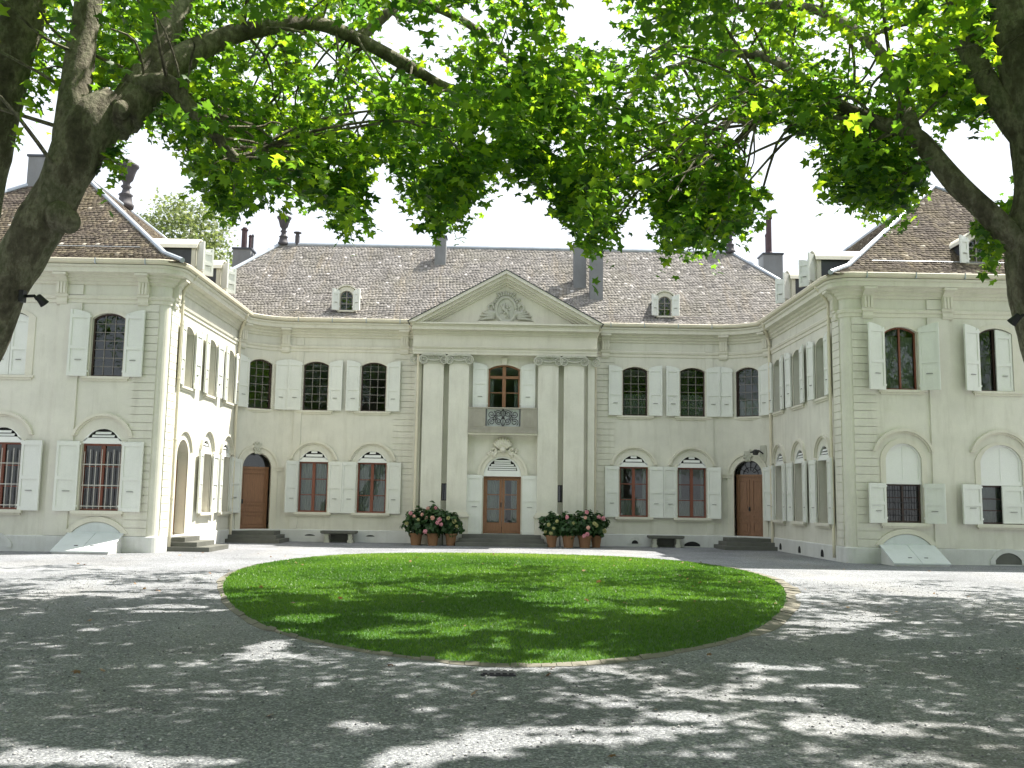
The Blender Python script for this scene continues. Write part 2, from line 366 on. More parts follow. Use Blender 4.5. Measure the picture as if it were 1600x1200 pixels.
def arch(u0, u1, zs, rise, n=10):
    if rise <= .001: return [(u0, zs), (u1, zs)]
    h = (u1 - u0) / 2; c = (u0 + u1) / 2; R_ = (h * h + rise * rise) / (2 * rise); zc = zs + rise - R_; a = math.asin(min(1, h / R_))
    if rise >= h: return [(c - h * math.cos(PI * k / n), zs + rise * math.sin(PI * k / n)) for k in range(n + 1)]
    return [(c + R_ * math.sin(-a + 2 * a * k / n), zc + R_ * math.cos(-a + 2 * a * k / n)) for k in range(n + 1)]
def outline(o): return [(o['u0'], o['zb'])] + arch(o['u0'], o['u1'], o['zs'], o['rise']) + [(o['u1'], o['zb'])]
wallm = MB()
def wall(F, u0, u1, z0, z1, ops, extra=(), reveal=.2):
    us = {u0, u1, *extra}
    for o in ops: us |= {u for u, z in arch(o['u0'], o['u1'], o['zs'], o['rise'])}
    us = sorted(u for u in us if u0 - 1e-6 <= u <= u1 + 1e-6)
    for a, b in zip(us, us[1:]):
        if b - a < 1e-5: continue
        mid = (a + b) / 2; cov = sorted([o for o in ops if o['u0'] < mid < o['u1']], key=lambda o: o['zb']); lo = (z0, z0)
        for o in cov + [None]:
            hi = (z1, z1) if o is None else (o['zb'], o['zb'])
            wallm.add([F(a, lo[0], 0), F(b, lo[1], 0), F(b, hi[1], 0), F(a, hi[0], 0)], [(0, 1, 2, 3)])
            if o is not None:
                A = arch(o['u0'], o['u1'], o['zs'], o['rise']); ip = lambda u: float(np.interp(u, [p[0] for p in A], [p[1] for p in A])); lo = (ip(a), ip(b))
    for o in ops:
        L = outline(o); n = len(L); r = o.get('reveal', reveal)
        wallm.add([F(u, z, 0) for u, z in L] + [F(u, z, -r) for u, z in L], [(i, (i + 1) % n, n + (i + 1) % n, n + i) for i in range(n)])
def op(uc, w_, zb, zs, rise=0, reveal=.2): return dict(u0=uc - w_ / 2, u1=uc + w_ / 2, zb=zb, zs=zs, rise=rise, reveal=reveal)

# ---- window pieces
def lattice(mb, F, u0, u1, zb, top, cols, rows, t, d0, d1, zt=None):
    for k in range(1, cols):
        u = u0 + (u1 - u0) * k / cols; mb.box(F, u - t / 2, u + t / 2, zb, top(u), d0, d1)
    H = (zt or top((u0 + u1) / 2)) - zb
    for k in range(1, rows):
        z = zb + H * k / rows; mb.box(F, u0, u1, z - t / 2, z + t / 2, d0 + .002, d1 - .002)
def curtain(F, u0, u1, z0, z1, d, parent, gap=None, amp=.02, name='curtain', mat='curtain'):
    mb = MB(); spans = [(u0, u1)] if gap is None else [(u0, gap[0]), (gap[1], u1)]
    for a, b in spans:
        n = max(8, int((b - a) / .012)); P = []
        ph = random.random() * 6
        for k in range(n + 1):
            u = a + (b - a) * k / n; dd = d + amp * math.sin(u * 62 + ph + 1.3 * math.sin(u * 17)) ; P += [F(u, z0, dd), F(u, z1, dd * .97)]
        mb.add(P, [(2 * k, 2 * k + 2, 2 * k + 3, 2 * k + 1) for k in range(n)])
    return obj(name, mb, mat, parent, smooth=True, fix=False)
def surround(F, o, wd, parent, pr=.025, keystone=False, mat='trim', bottom=True):
    b = dict(o); b['u0'] -= wd; b['u1'] += wd; b['rise'] = o['rise'] + wd * .55 if o['rise'] < (o['u1'] - o['u0']) * .4 else o['rise'] + wd; b['zs'] = o['zs'] if o['rise'] > .01 else o['zs'] + wd
    A, B = outline(o), outline(b); B[0] = (B[0][0], A[0][1]); B[-1] = (B[-1][0], A[-1][1])
    if len(A) != len(B): return
    mb = MB(); mb.band(F, A, B, -.01, pr); return obj('surround', mb, mat, parent)
def hood(F, uc, hw, zs, rise, parent, t=.075, pr=.09):
    mb = MB(); A = arch(uc - hw, uc + hw, zs, rise, 14); B = arch(uc - hw - t, uc + hw + t, zs, rise + t, 14); C_ = arch(uc - hw + .05, uc + hw - .05, zs, rise - .05, 14)
    mb.band(F, A, B, -.01, pr); mb.band(F, C_, A, -.01, pr * .5); return obj('hood_mould', mb, 'trim', parent)
def sill(F, u0, u1, z, parent, h=.09, pr=.13):
    mb = MB(); mb.box(F, u0, u1, z - h, z - .003, -.16, pr); mb.box(F, u0 + .05, u1 - .05, z - h - .06, z - h, -.01, pr * .55); return obj('sill', mb, 'trim', parent)
def frame_obj(F, o, t, d0, d1, mat, zt=None, mull=.0, transom=None, bars=0, barmat=None):
    L = dict(o)
    if zt is not None: L['zs'] = zt; L['rise'] = 0
    A = outline(L); I = dict(L); I['u0'] += t; I['u1'] -= t; I['zb'] += t; I['rise'] = max(0, L['rise'] - t * .4) if L['rise'] > .01 else 0; I['zs'] = L['zs'] - (t * .6 if L['rise'] > .01 else t)
    B = outline(I); mb = MB(); mb.band(F, B, A, d0, d1, closed=True)
    Ar = arch(I['u0'], I['u1'], I['zs'], I['rise']); top = lambda u: float(np.interp(u, [p[0] for p in Ar], [p[1] for p in Ar]))
    c = (o['u0'] + o['u1']) / 2
    if mull: mb.box(F, c - mull / 2, c + mull / 2, I['zb'], top(c) - .001, d0 + .004, d1 + .01)
    if transom: mb.box(F, I['u0'], I['u1'], transom - .05, transom + .05, d0 + .003, d1 + .02)
    if bars:
        H = (transom or top(c)) - I['zb']
        for k in range(1, bars): z = I['zb'] + H * k / bars; mb.box(F, I['u0'], I['u1'], z - .016, z + .016, d0 + .006, d1 - .008)
    w_ = obj('window', mb, mat, house)
    pm = MB(); pm.prism(F, B, d0 + .018, d0 + .024); obj('pane', pm, 'glass', w_)
    return w_, I, top
def upper_window(F, uc, w_=.93, zb=4.8, zt=6.63, rise=.14, style='lattice', blind=False, sur=.14, reveal=.2, sill_on=True, mat='darkframe', cols=3, rows=6, grey=.5):
    o = op(uc, w_, zb, zt - rise, rise, reveal); d1 = -reveal + .09; d0 = d1 - .06
    win, I, top = frame_obj(F, o, .045, d0, d1, mat, mull=.05 if style == 'casement' else 0)
    if style == 'lattice':
        mb = MB(); lattice(mb, F, I['u0'], I['u1'], I['zb'], top, cols, rows, .016, d0 + .01, d1 - .012); obj('muntin', mb, 'muntin', win)
    if blind: curtain(F, I['u0'], I['u1'], I['zb'], I['zb'] + (I['zs'] - I['zb']) * grey, d0 - .06, win, amp=.004, name='blind', mat='blind')
    if sur: surround(F, o, sur, win)
    if sill_on: sill(F, o['u0'] - .22, o['u1'] + .22, zb, win, .07, .07)
    return o, win
def louvre(F, o, z0, parent, nsl, d):
    mb = MB(); L = dict(o); L['zb'] = z0; A = [p for p in outline(L)]; c = (o['u0'] + o['u1']) / 2
    k = .80; B = [(c + (u - c) * k, z0 + .09 + (z - z0) * (k - .06)) for u, z in A]
    mb.band(F, B, A, d - .05, d, closed=True); H = max(z for u, z in B) - (z0 + .09); Ar = sorted(B[1:-1])
    hw = (B[-1][0] - B[0][0]) / 2
    for q in range(nsl):
        z = z0 + .09 + H * (q + .25) / nsl; zz = z + H / nsl * .62
        # slat length from the arch
        us = [u for u, zc in B if zc >= zz - 1e-6]
        if len(us) < 2: continue
        ext = max(abs(u - c) for u in us)
        mb.add([F(c - ext, z, d - .012), F(c + ext, z, d - .012), F(c + ext, zz + .015, d - .055), F(c - ext, zz + .015, d - .055)], [(0, 1, 2, 3)])
    lo = obj('lunette', mb, 'white', parent)
    bm_ = MB(); bm_.prism(F, B, d - .10, d - .095); obj('lunette_back', bm_, 'void', parent)
def lower_window(F, uc, w_=1.06, zb=1.07, zt=2.90, top=3.32, hoodd=(.80, 2.98, .62), curt='full', grille=False, reveal=.2, mat='frame', nsl=2, sill_on=True, sillz=None):
    rise = top - zt - .03; o = op(uc, w_, zb, zt + .03, rise, reveal); d1 = -reveal + .10; d0 = d1 - .06
    win, I, tp = frame_obj(F, o, .055, d0, d1, mat, zt=zt, mull=.11, bars=3)
    mb = MB(); mb.box(F, o['u0'] - .02, o['u1'] + .02, zt, zt + .075, d0, .012); obj('transom', mb, 'white', win)
    louvre(F, o, zt + .07, win, nsl, .0)
    if hoodd: hood(F, uc, hoodd[0], hoodd[1], hoodd[2], win)
    if sill_on: sill(F, o['u0'] - .17, o['u1'] + .17, zb, win)
    for u0, u1 in ((o['u0'] - .13, o['u0']), (o['u1'], o['u1'] + .13)):
        sm = MB(); sm.box(F, u0, u1, zb, zt + .1, -.01, .02); obj('surround', sm, 'trim', win)
    if curt == 'full': curtain(F, I['u0'], I['u1'], I['zb'], zt - .06, d0 - .07, win)
    if curt == 'half':
        curtain(F, I['u0'], I['u1'], I['zb'], I['zb'] + .62, d0 - .05, win, amp=.012)
        curtain(F, I['u0'], I['u1'], I['zb'] + .63, zt - .06, d0 - .09, win, gap=(I['u0'] + .12, I['u1'] - .12))
    if grille:
        g = MB()
        for k in range(7): u = o['u0'] + .06 + (w_ - .12) * k / 6; p = [F(u, zb + .04, -.035), F(u, zt - .22 + .06 * (k % 2), -.035)]; g.tube(p, .011, 6)
        for z in (zb + .12, zb + .70, zb + 1.28): g.box(F, o['u0'] + .01, o['u1'] - .01, z - .012, z + .012, -.042, -.028)
        obj('grille', g, 'grille', win)
    return o, win

# ---- shutters: a leaf hung at hinge position; local u 0..w runs away from the opening
def shutter(F, uh, sgn, w_, zb, zt, rise=0, ang=.07, d=.035, rail=.57, latch=.24, parent=None, mat='shutter'):
    G = F.hinge(uh, d, ang, sgn); mb = MB(); t = .034; random.random()
    zi, zo = zt - rise, zt                               # low at the hinge side, high at the meeting edge
    prof = lambda u: zi + (zo - zi) * (1 - (1 - u / w_) ** 2)
    us = [w_ * k / 5 for k in range(6)] if rise else [0, w_]
    mb.prism(G, [(0, zb), (w_, zb)] + [(u, prof(u)) for u in us[::-1]], 0, t)
    e = .065; q = .022; H = zt - zb
    for a, b in ((.002, e), (w_ - e, w_ - .002)):
        mb.prism(G, [(a, zb + .002), (b, zb + .002), (b, prof(b) - .004), (a, prof(a) - .004)], t, t + q)
    for z0, z1 in ((zb + .002, zb + .11), (zb + H * (1 - rail) - .05, zb + H * (1 - rail) + .05), (zi - .13, zi - .03)):
        mb.box(G, e, w_ - e, z0, z1, t, t + q)
    for zz in (zb + .12, zi - .1): mb.box(G, -.035, .03, zz, zz + .05, t * .5, t + .018)
    s = obj('shutter', mb, mat, parent or house)
    h = MB(); z = zb + H * latch; h.box(G, w_ * .32, w_ * .64, z, z + .016, t + .004, t + .026)
    
    obj('latch', h, 'latch', s)
    return s
def pair(F, o, w_, zb, zt, rise=0, angs=(.07, .07), **kw):
    shutter(F, o['u0'] - .05, -1, w_, zb, zt, rise, angs[0], **kw); shutter(F, o['u1'] + .05, 1, w_, zb, zt, rise, angs[1], **kw)

# ---- main front windows
ops_main = {-1: [], 1: []}
for s in (-1, 1):
    for k, (uu, ul) in enumerate(((s * 7.02, s * 6.97), (s * 4.87, s * 4.82))):
        o, wn = upper_window(FM, uu, blind=(s > 0), grey=.48); ops_main[s].append(o)
        pair(FM, o, .49, 4.80, 6.68, .10, (random.uniform(.05, .12), random.uniform(.05, .12)))
        o, wn = lower_window(FM, ul, curt='full' if s < 0 else 'half'); ops_main[s].append(o)
        an = [random.uniform(.05, .11) for _ in range(2)]
        if k == 0: an[0 if s < 0 else 1] = .75 if s < 0 else .45
        pair(FM, o, .50, 1.05, 2.92, 0, an, rail=.50, latch=.27)
    a, b = sorted((s * BX, s * 3.3)); wall(FM, a, b, 0, 8.1, ops_main[s])
# ---- curved bays: door below, window above
for s in (-1, 1):
    Bf = bay(s, TC); A = ARC(s); uc = BR * TC
    zsp = 2.64
    od = op(0, 1.10, .40, zsp, .56, .28)
    o, wn = upper_window(Bf, 0, w_=.86, rise=.16, mat='darkframe', cols=3, rows=6, blind=(s > 0), grey=.35)
    wall(A, 0, BR * TH, 0, 8.1, [op(uc, 1.10, .40, zsp, .56, .3), op(uc, .86, 4.8, 6.47, .16, .2)], [BR * TH * k / 12 for k in range(13)])
    for th, sg in ((TC - .25, -1), (TC + .24, 1)):
        shutter(bay(s, th), 0, sg, .47 if sg < 0 else .52, 4.8, 6.68, .1, .05 if sg < 0 else .28, d=.05)
    shutter(bay(s, TC + .30), 0, 1, .66, 1.02, 2.93, 0, .25, d=.06, rail=.45, latch=.28)
    # door leaf
    dm = MB(); G = Bf; u0, u1 = -.55, .55; d0 = -.27
    dm.box(G, u0, u1, .40, 2.60, d0, d0 + .05)
    leaves = [(u0 + .03, u1 - .03)] if s < 0 else [(u0 + .02, -.012), (.012, u1 - .02)]
    for a, b in leaves:
        for z0, z1 in ((.50, .98), (1.06, 1.22), (1.30, 2.50)):
            dm.band(G, [(a + .09, z0 + .06), (a + .09, z1 - .06), (b - .09, z1 - .06), (b - .09, z0 + .06)], [(a + .04, z0), (a + .04, z1), (b - .04, z1), (b - .04, z0)], d0 + .05, d0 + .075, True)
            dm.box(G, a + .14, b - .14, z0 + .11, z1 - .11, d0 + .05, d0 + .068)
    dm.box(G, u0, u1, 2.60, 2.68, d0, d0 + .09)
    door = obj('door', dm, 'door', house)
    fl = MB(); fl.prism(G, arch(u0, u1, 2.68, .50, 12), d0 + .02, d0 + .026); obj('fanlight', fl, 'glass', door)
    ir = MB()
    for k in range(1, 6):
        a_ = PI * k / 6; ir.tube([G(.12 * math.cos(a_), 2.70 + .10 * math.sin(a_), d0 + .05), G(.5 * math.cos(a_), 2.68 + .46 * math.sin(a_), d0 + .05)], .012, 5)
    ir.tube([G(.28 * math.cos(PI * k / 12), 2.69 + .25 * math.sin(PI * k / 12), d0 + .05) for k in range(13)], .012, 5); ir.tube([G(.5 * math.cos(PI * k / 12), 2.68 + .48 * math.sin(PI * k / 12), d0 + .05) for k in range(13)], .02, 5)
    if s > 0: obj('fanlight_grille', ir, 'iron', door)
    hm = MB(); hm.ball(G(.40 if s < 0 else -.06, 1.42, d0 + .11), .03); hm.box(G, (.37 if s < 0 else -.085), (.43 if s < 0 else -.035), 1.34, 1.50, d0 + .05, d0 + .085); obj('handle', hm, 'iron', door)
    # surround with impost and keystone carving
    sm = MB(); I_ = [(-.55, .42)] + arch(-.55, .55, zsp, .56, 14) + [(.55, .42)]; O_ = [(-.78, .42)] + arch(-.78, .78, zsp, .79, 14) + [(.78, .42)]
    cv = lambda u, z, d: A(uc + u, z, d)
    sm.band(cv, I_, O_, -.01, .03); sm.band(cv, arch(-.74, .74, zsp, .75, 14), arch(-.82, .82, zsp, .83, 14), -.01, .07)
    obj('surround', sm, 'trim', door)
    im = MB()
    for a, b in ((-.98 if s < 0 else -1.25, -.6), (.6, .9)): im.box(cv, a, b, 2.54, 2.64, -.01, .045); im.box(cv, a, b, 2.64, 2.69, -.01, .07)
    obj('impost', im, 'trim', door)
    km = MB()
    for k in range(16): km.ball(cv(random.uniform(-.14, .14), 3.34 + random.uniform(-.17, .22), .06), random.uniform(.035, .07), 6)
    km.prism(cv, [(-.10, 3.15), (.10, 3.15), (.15, 3.52), (-.15, 3.52)], 0, .08); obj('keystone', km, 'stone', door, smooth=False)
    # steps
    st = MB(); x0, x1 = sorted((s * 7.55, s * 9.7))
    xc = s * 8.85
    for k, (hw, yy) in enumerate(((1.12, -1.75), (.95, -1.42), (.78, -1.10))): st.box(FR((xc, 0, 0), (1, 0, 0), (0, -1, 0)), -hw, hw if k else hw, .13 * k + .002, .13 * (k + 1), .1, -yy)
    obj('steps', st, 'step', house)
# ---- wing fronts
opw = {-1: [], 1: []}
for s in (-1, 1):
    if s < 0:
        o, _ = upper_window(FW, -11.31, .93, 4.90, 6.72, .16, sur=.15, cols=3, rows=7); opw[s].append(o); pair(FW, o, .54, 4.89, 6.80, .12, (.12, .1))
        o, _ = lower_window(FW, -11.27, 1.10, 1.14, 3.0, 3.42, (.78, 3.22, .56), curt=None, grille=True, nsl=3, mat='frame'); opw[s].append(o); pair(FW, o, .60, 1.12, 3.06, 0, (.16, .1), rail=.53, latch=.28)
        o, _ = lower_window(FW, -14.06, 1.10, 1.14, 3.0, 3.42, (.78, 3.22, .56), curt=None, grille=True, nsl=3); opw[s].append(o); pair(FW, o, .60, 1.12, 3.06, 0, (.1, .14), rail=.53, latch=.28)
        o = op(-14.1, .95, 4.90, 6.56, .16, .2)
    else:
        o, _ = upper_window(FW, 11.31, .93, 4.90, 6.72, .16, sur=.15, style='casement', mat='frame', blind=True, grey=.95); opw[s].append(o); pair(FW, o, .54, 4.88, 6.80, .12, (.35, .62))
        o = op(11.27, 1.02, 1.14, 2.94, .43, .24)
    if s > 0:
        for j, o in enumerate((o, op(14.05, 1.20, 1.14, 2.90, .47, .24))):
            opw[s].append(o); uc = (o['u0'] + o['u1']) / 2; wn, I, tp = frame_obj(FW, o, .05, -.2, -.14, 'darkframe', zt=2.22, mull=.05 if j == 0 else 0, bars=3)
            pm = MB(); L = dict(o); L['zb'] = 2.22; pm.prism(FW, outline(L), -.12, -.06); pm.box(FW, uc - .008, uc + .008, 2.34, 3.3, -.06, -.05)
            inn = [(uc + (u - uc) * .88, 2.34 + (z - 2.22) * .86) for u, z in outline(L)]; pm.band(FW, inn, outline(L), -.06, -.03, True); obj('lunette', pm, 'white', wn)
            surround(FW, o, .15, wn); hood(FW, uc, .80, 3.14, .58, wn); sill(FW, o['u0'] - .2, o['u1'] + .2, 1.14, wn)
            if j == 0:
                g = MB()
                for k in range(6): u = I['u0'] + (I['u1'] - I['u0']) * (k + .5) / 6; g.tube([FW(u, 1.17, -.10), FW(u, 2.2, -.10)], .010, 6)
                for z in (1.35, 1.7, 2.05): g.box(FW, I['u0'], I['u1'], z - .012, z + .012, -.107, -.093)
                obj('grille', g, 'iron', wn); pair(FW, o, .55, 1.13, 2.24, 0, (.3, .65), rail=.5, latch=.3)
            else:
                curtain(FW, I['u0'], I['u1'], I['zb'], 2.2, -.3, wn, amp=.004, name='blind', mat='blind')
                shutter(FW, o['u0'] - .04, -1, .62, 1.13, 2.24, 0, .25, rail=.5, latch=.4); shutter(FW, o['u1'] - .01, -1, .60, 1.16, 2.21, 0, 0, d=-.04, rail=.5, latch=.3)
    # far upper window with closed or half closed leaves
    o = op(s * 14.05, .95, 4.90, 6.56, .16, .2); opw[s].append(o); wn, I, tp = frame_obj(FW, o, .045, -.2, -.14, 'darkframe', mull=.04); surround(FW, o, .2, wn); sill(FW, o['u0'] - .25, o['u1'] + .25, 4.9, wn, .07, .07)
    shutter(FW, o['u1'] - .005, -1, .465, 4.91, 6.69, .13, 0, d=-.06)
    if s < 0: shutter(FW, o['u0'] + .005, 1, .465, 4.91, 6.69, .13, 0, d=-.06)
    else: shutter(FW, o['u0'] - .05, -1, .50, 4.89, 6.80, .12, .3)
    RC = .22
    a, b = (-XO, -W - RC) if s < 0 else (W + RC, XO); wall(FW, a, b, 0, 8.1, opw[s])
    # rounded corner
    P = [(s * (W + RC - RC * math.cos(t)), YF + RC - RC * math.sin(t)) for t in np.linspace(0, PI / 2, 7)]
    wallm.add([(x, y, z) for x, y in P for z in (0, 8.1)], [(2 * k, 2 * k + 2, 2 * k + 3, 2 * k + 1) for k in range(6)])
# ---- inner wing walls
for s in (-1, 1):
    F = FI[s]; oo = []
    for k, yc in enumerate((-6.58, -4.22, -2.0)):
        o, _ = upper_window(F, yc, .90, 4.85, 6.68, .16, sur=.12, reveal=.36, cols=3, rows=6); oo.append(o); pair(F, o, .46 if k < 2 else .44, 4.85, 6.72, .1, (.10, .10), d=.05)
        if s < 0 and k == 0:
            o = op(yc, 1.05, .40, 2.74, .52, .36); oo.append(o); dm = MB(); dm.box(F, o['u0'], o['u1'], .4, 2.66, -.34, -.29)
            for z0, z1 in ((.5, 1.2), (1.3, 2.5)): dm.band(F, [(o['u0'] + .16, z0 + .06), (o['u0'] + .16, z1 - .06), (o['u1'] - .16, z1 - .06), (o['u1'] - .16, z0 + .06)], [(o['u0'] + .1, z0), (o['u0'] + .1, z1), (o['u1'] - .1, z1), (o['u1'] - .1, z0)], -.29, -.265, True)
            dr = obj('door', dm, 'door', house); fm = MB(); fm.prism(F, arch(o['u0'], o['u1'], 2.66, .6, 12), -.32, -.31); obj('fanlight', fm, 'glass', dr); surround(F, o, .18, dr)
            hood(F, yc, .72, 2.9, .6, dr)
            st = MB()
            for q, (hw, dd) in enumerate(((1.0, 1.25), (.85, .85), (.7, .45))): st.box(F, yc - hw, yc + hw, .13 * q + .002, .13 * (q + 1), -.2, dd)
            obj('steps', st, 'step', house)
        else:
            o, _ = lower_window(F, yc, .98, 1.07, 2.95, 3.38, (.66, 3.05, .62), curt=None, reveal=.36, nsl=3); oo.append(o); pair(F, o, .46 if k < 2 else .44, 1.05, 2.98, 0, (.1, .1), d=.05, rail=.5)
    wall(F, YF + RC, -1.09, 0, 8.1, oo, reveal=.36)
# ---- central projection
opc = []
o = op(-.02, 1.16, 4.90, 6.40, .16, .2); opc.append(o); wn, I, tp = frame_obj(FC, o, .06, -.17, -.10, 'door', mull=.13, transom=6.10, bars=2)
surround(FC, o, .13, wn); cw = curtain(FC, I['u0'], I['u1'], I['zb'], 6.05, -.25, wn, gap=(-.40, .36), amp=.015)
pair(FC, o, .52, 4.96, 6.62, .12, (.06, .06), rail=.45)
km = MB(); km.prism(FC, [(-.09, 6.55), (.06, 6.55), (.09, 6.80), (-.12, 6.80)], 0, .1); obj('keystone', km, 'trim', wn)
o = op(-.03, 1.36, .40, 2.50, .68, .22); opc.append(o)
dm = MB(); G = FC; u0, u1 = o['u0'], o['u1']; c = -.03
dm.band(G, [(u0 + .05, .40), (u0 + .05, 2.42), (u1 - .05, 2.42), (u1 - .05, .40)], [(u0, .40), (u0, 2.46), (u1, 2.46), (u1, .40)], -.19, -.10)
for a, b in ((u0 + .05, c - .006), (c + .006, u1 - .05)):
    dm.box(G, a, b, .42, .80, -.18, -.12); dm.box(G, a + .08, b - .08, .50, .74, -.12, -.105)
    for q, r_ in ((a, a + .09), (b - .09, b)): dm.box(G, q, r_, .80, 2.41, -.18, -.12)
    dm.box(G, a + .09, b - .09, 2.32, 2.41, -.18, -.12)
    for z in (1.28, 1.80): dm.box(G, a + .09, b - .09, z - .016, z + .016, -.17, -.13)
cdoor = obj('door', dm, 'door', house)
pm = MB(); pm.prism(G, [(u0 + .1, .8), (u1 - .1, .8), (u1 - .1, 2.34), (u0 + .1, 2.34)], -.155, -.15); obj('pane', pm, 'glass', cdoor)
curtain(G, u0 + .1, u1 - .1, .82, 2.36, -.24, cdoor, gap=(.10, .30))
hm = MB(); hm.box(G, c - .05, c - .02, 1.36, 1.52, -.12, -.075); obj('handle', hm, 'iron', cdoor)
tm = MB(); tm.box(G, u0 - .03, u1 + .03, 2.462, 2.60, -.19, .02); obj('transom', tm, 'white', cdoor)
louvre(G, dict(o, zs=2.60, rise=.60), 2.58, cdoor, 6, .0)
sm = MB(); sm.band(G, [(u0, .4)] + arch(u0, u1, 2.5, .68, 16) + [(u1, .4)], [(u0 - .20, .4)] + arch(u0 - .20, u1 + .20, 2.5, .88, 16) + [(u1 + .20, .4)], -.01, .05); sm.band(G, arch(u0 - .16, u1 + .16, 2.5, .84, 16), arch(u0 - .24, u1 + .24, 2.5, .92, 16), .0, .085); obj('surround', sm, 'trim', cdoor)
pair(FC, o, .56, .38, 2.50, 0, (.10, .06), rail=.42, latch=.46, d=.09)
# carved shell over the door
km = MB()
for k in range(9):
    a = rad(20 + 140 * k / 8); L_ = [FC(c + .07 * math.cos(a), 3.42 + .07 * math.sin(a), .12), FC(c + .26 * math.cos(a), 3.50 + .24 * math.sin(a), .15), FC(c + .35 * math.cos(a), 3.54 + .34 * math.sin(a), .09)]; km.tube(L_, [.035, .06, .04], 7)
for s in (-1, 1):
    km.tube([FC(c + s * (.30 + .07 * math.cos(t)), 3.42 + .09 * math.sin(t) - .12 * (t / 6), .08) for t in np.linspace(0, 6, 14)], [.045] * 14, 6)
    for k in range(7): km.ball(FC(c + s * random.uniform(.25, .52), 3.28 + random.uniform(-.1, .16), .06), random.uniform(.04, .07), 6)
km.ball(FC(c, 3.42, .13), .12); obj('carved_shell', km, 'trim', cdoor, smooth=True)
sl_ops = [op(x, .22, 1.56, 2.18, 0, .2) for x in (-2.15, 2.10)]
wall(FC, -3.3, 3.3, 0, 8.0, opc + sl_ops)
for o in sl_ops:
    wn, I, tp = frame_obj(FC, o, .03, -.18, -.12, 'iron'); g = MB(); uc = (o['u0'] + o['u1']) / 2; g.tube([FC(uc, 1.57, -.05), FC(uc, 2.17, -.05)], .012, 6); obj('grille', g, 'iron', wn)
for s in (-1, 1): wallm.add([(s * 3.3, 0, 0), (s * 3.3, -.45, 0), (s * 3.3, -.45, 8), (s * 3.3, 0, 8)], [(0, 1, 2, 3)])
# central steps
st = MB()
for k, (hw, yy) in enumerate(((1.60, 1.80), (1.50, 1.45), (1.40, 1.10))): st.box(FM, -.03 - hw, -.03 + hw, .13 * k + .002, .13 * (k + 1), .3, yy)
obj('steps', st, 'step', house)
# pilasters with ionic capitals
def volute(mb, F, u, z, r, sg, d):
    P = []; R_ = []
    for t in np.linspace(0, 2.4 * 2 * PI, 44): q = r * (1 - t / (2.4 * 2 * PI) * .82); P.append(F(u + sg * q * math.cos(t + PI / 2), z + q * math.sin(t + PI / 2), d)); R_.append(max(.014, q * .20))
    mb.tube(P, R_, 6); mb.ball(F(u, z, d), r * .22, 7)
def pil(F, u0, u1, d, parts=True):
    mb = MB(); mb.box(F, u0, u1, 1.16, 6.53, -.01, d)
    p = obj('pilaster', mb, 'plaster', house)
    b = MB()
    for z0, z1, e in ((.40, .98, .07), (.98, 1.04, .11), (1.04, 1.10, .08), (1.10, 1.16, .04)): b.box(F, u0 - e, u1 + e, z0, z1, -.01, d + e)
    b.box(F, u0 - .08, u1 + .08, .0, .40, -.01, d + .09); obj('base', b, 'trim', p)
    cpt = MB(); c = (u0 + u1) / 2; hw = (u1 - u0) / 2
    for s in (-1, 1):
        volute(cpt, F, c + s * (hw - .005), 6.655, .165, -s, d + .075)
    cpt.box(F, u0 - .06, u1 + .06, 6.80, 6.87, -.01, d + .09); cpt.box(F, u0 - .01, u1 + .01, 6.53, 6.58, -.01, d + .03); cpt.box(F, u0, u1, 6.58, 6.80, -.01, d + .03)
    cpt.tube([F(c + hw * .75 * t, 6.70 - .07 * (1 - t * t), d + .06) for t in np.linspace(-1, 1, 11)], [.022 + .012 * math.cos(t * 1.5) for t in np.linspace(-1, 1, 11)], 6)
    for k in (-.5, 0, .5): cpt.ball(F(c + hw * k, 6.74, d + .06), .035, 6)
    for k in (-1, 0, 1): cpt.ball(F(c + k * .06, 6.83, d + .11), .05, 6)
    obj('capital', cpt, 'stone', p, smooth=False)
for u0, u1 in ((-2.97, -2.23), (-2.03, -1.31), (1.22, 1.96), (2.16, 2.90)): pil(FC, u0, u1, .32)
# corner slips outside the pilasters
for s in (-1, 1):
    mb = MB(); a, b = sorted((s * 3.05, s * 3.3)); mb.box(FC, a, b, .4, 6.87, -.01, .14); cp = obj('pilaster', mb, 'plaster', house)
    q = MB(); volute(q, FC, s * 3.32, 6.655, .16, -s, .22); q.box(FC, min(s * 3.0, s * 3.4), max(s * 3.0, s * 3.4), 6.80, 6.868, -.01, .2); obj('capital', q, 'stone', cp)
# entablature of the centre
en = MB()
for z0, z1, e in ((6.872, 6.98, .335), (6.98, 7.09, .355), (7.09, 7.13, .40), (7.13, 7.16, .42), (7.16, 7.58, .33), (7.58, 7.63, .37), (7.63, 7.70, .42), (7.70, 7.74, .47), (7.74, 7.88, .62), (7.88, 7.93, .66), (7.93, 7.985, .74)): en.box(FC, -3.33 - e * .12, 3.33 + e * .12, z0 + .001, z1, -.3, e)
obj('entablature', en, 'trim', house)
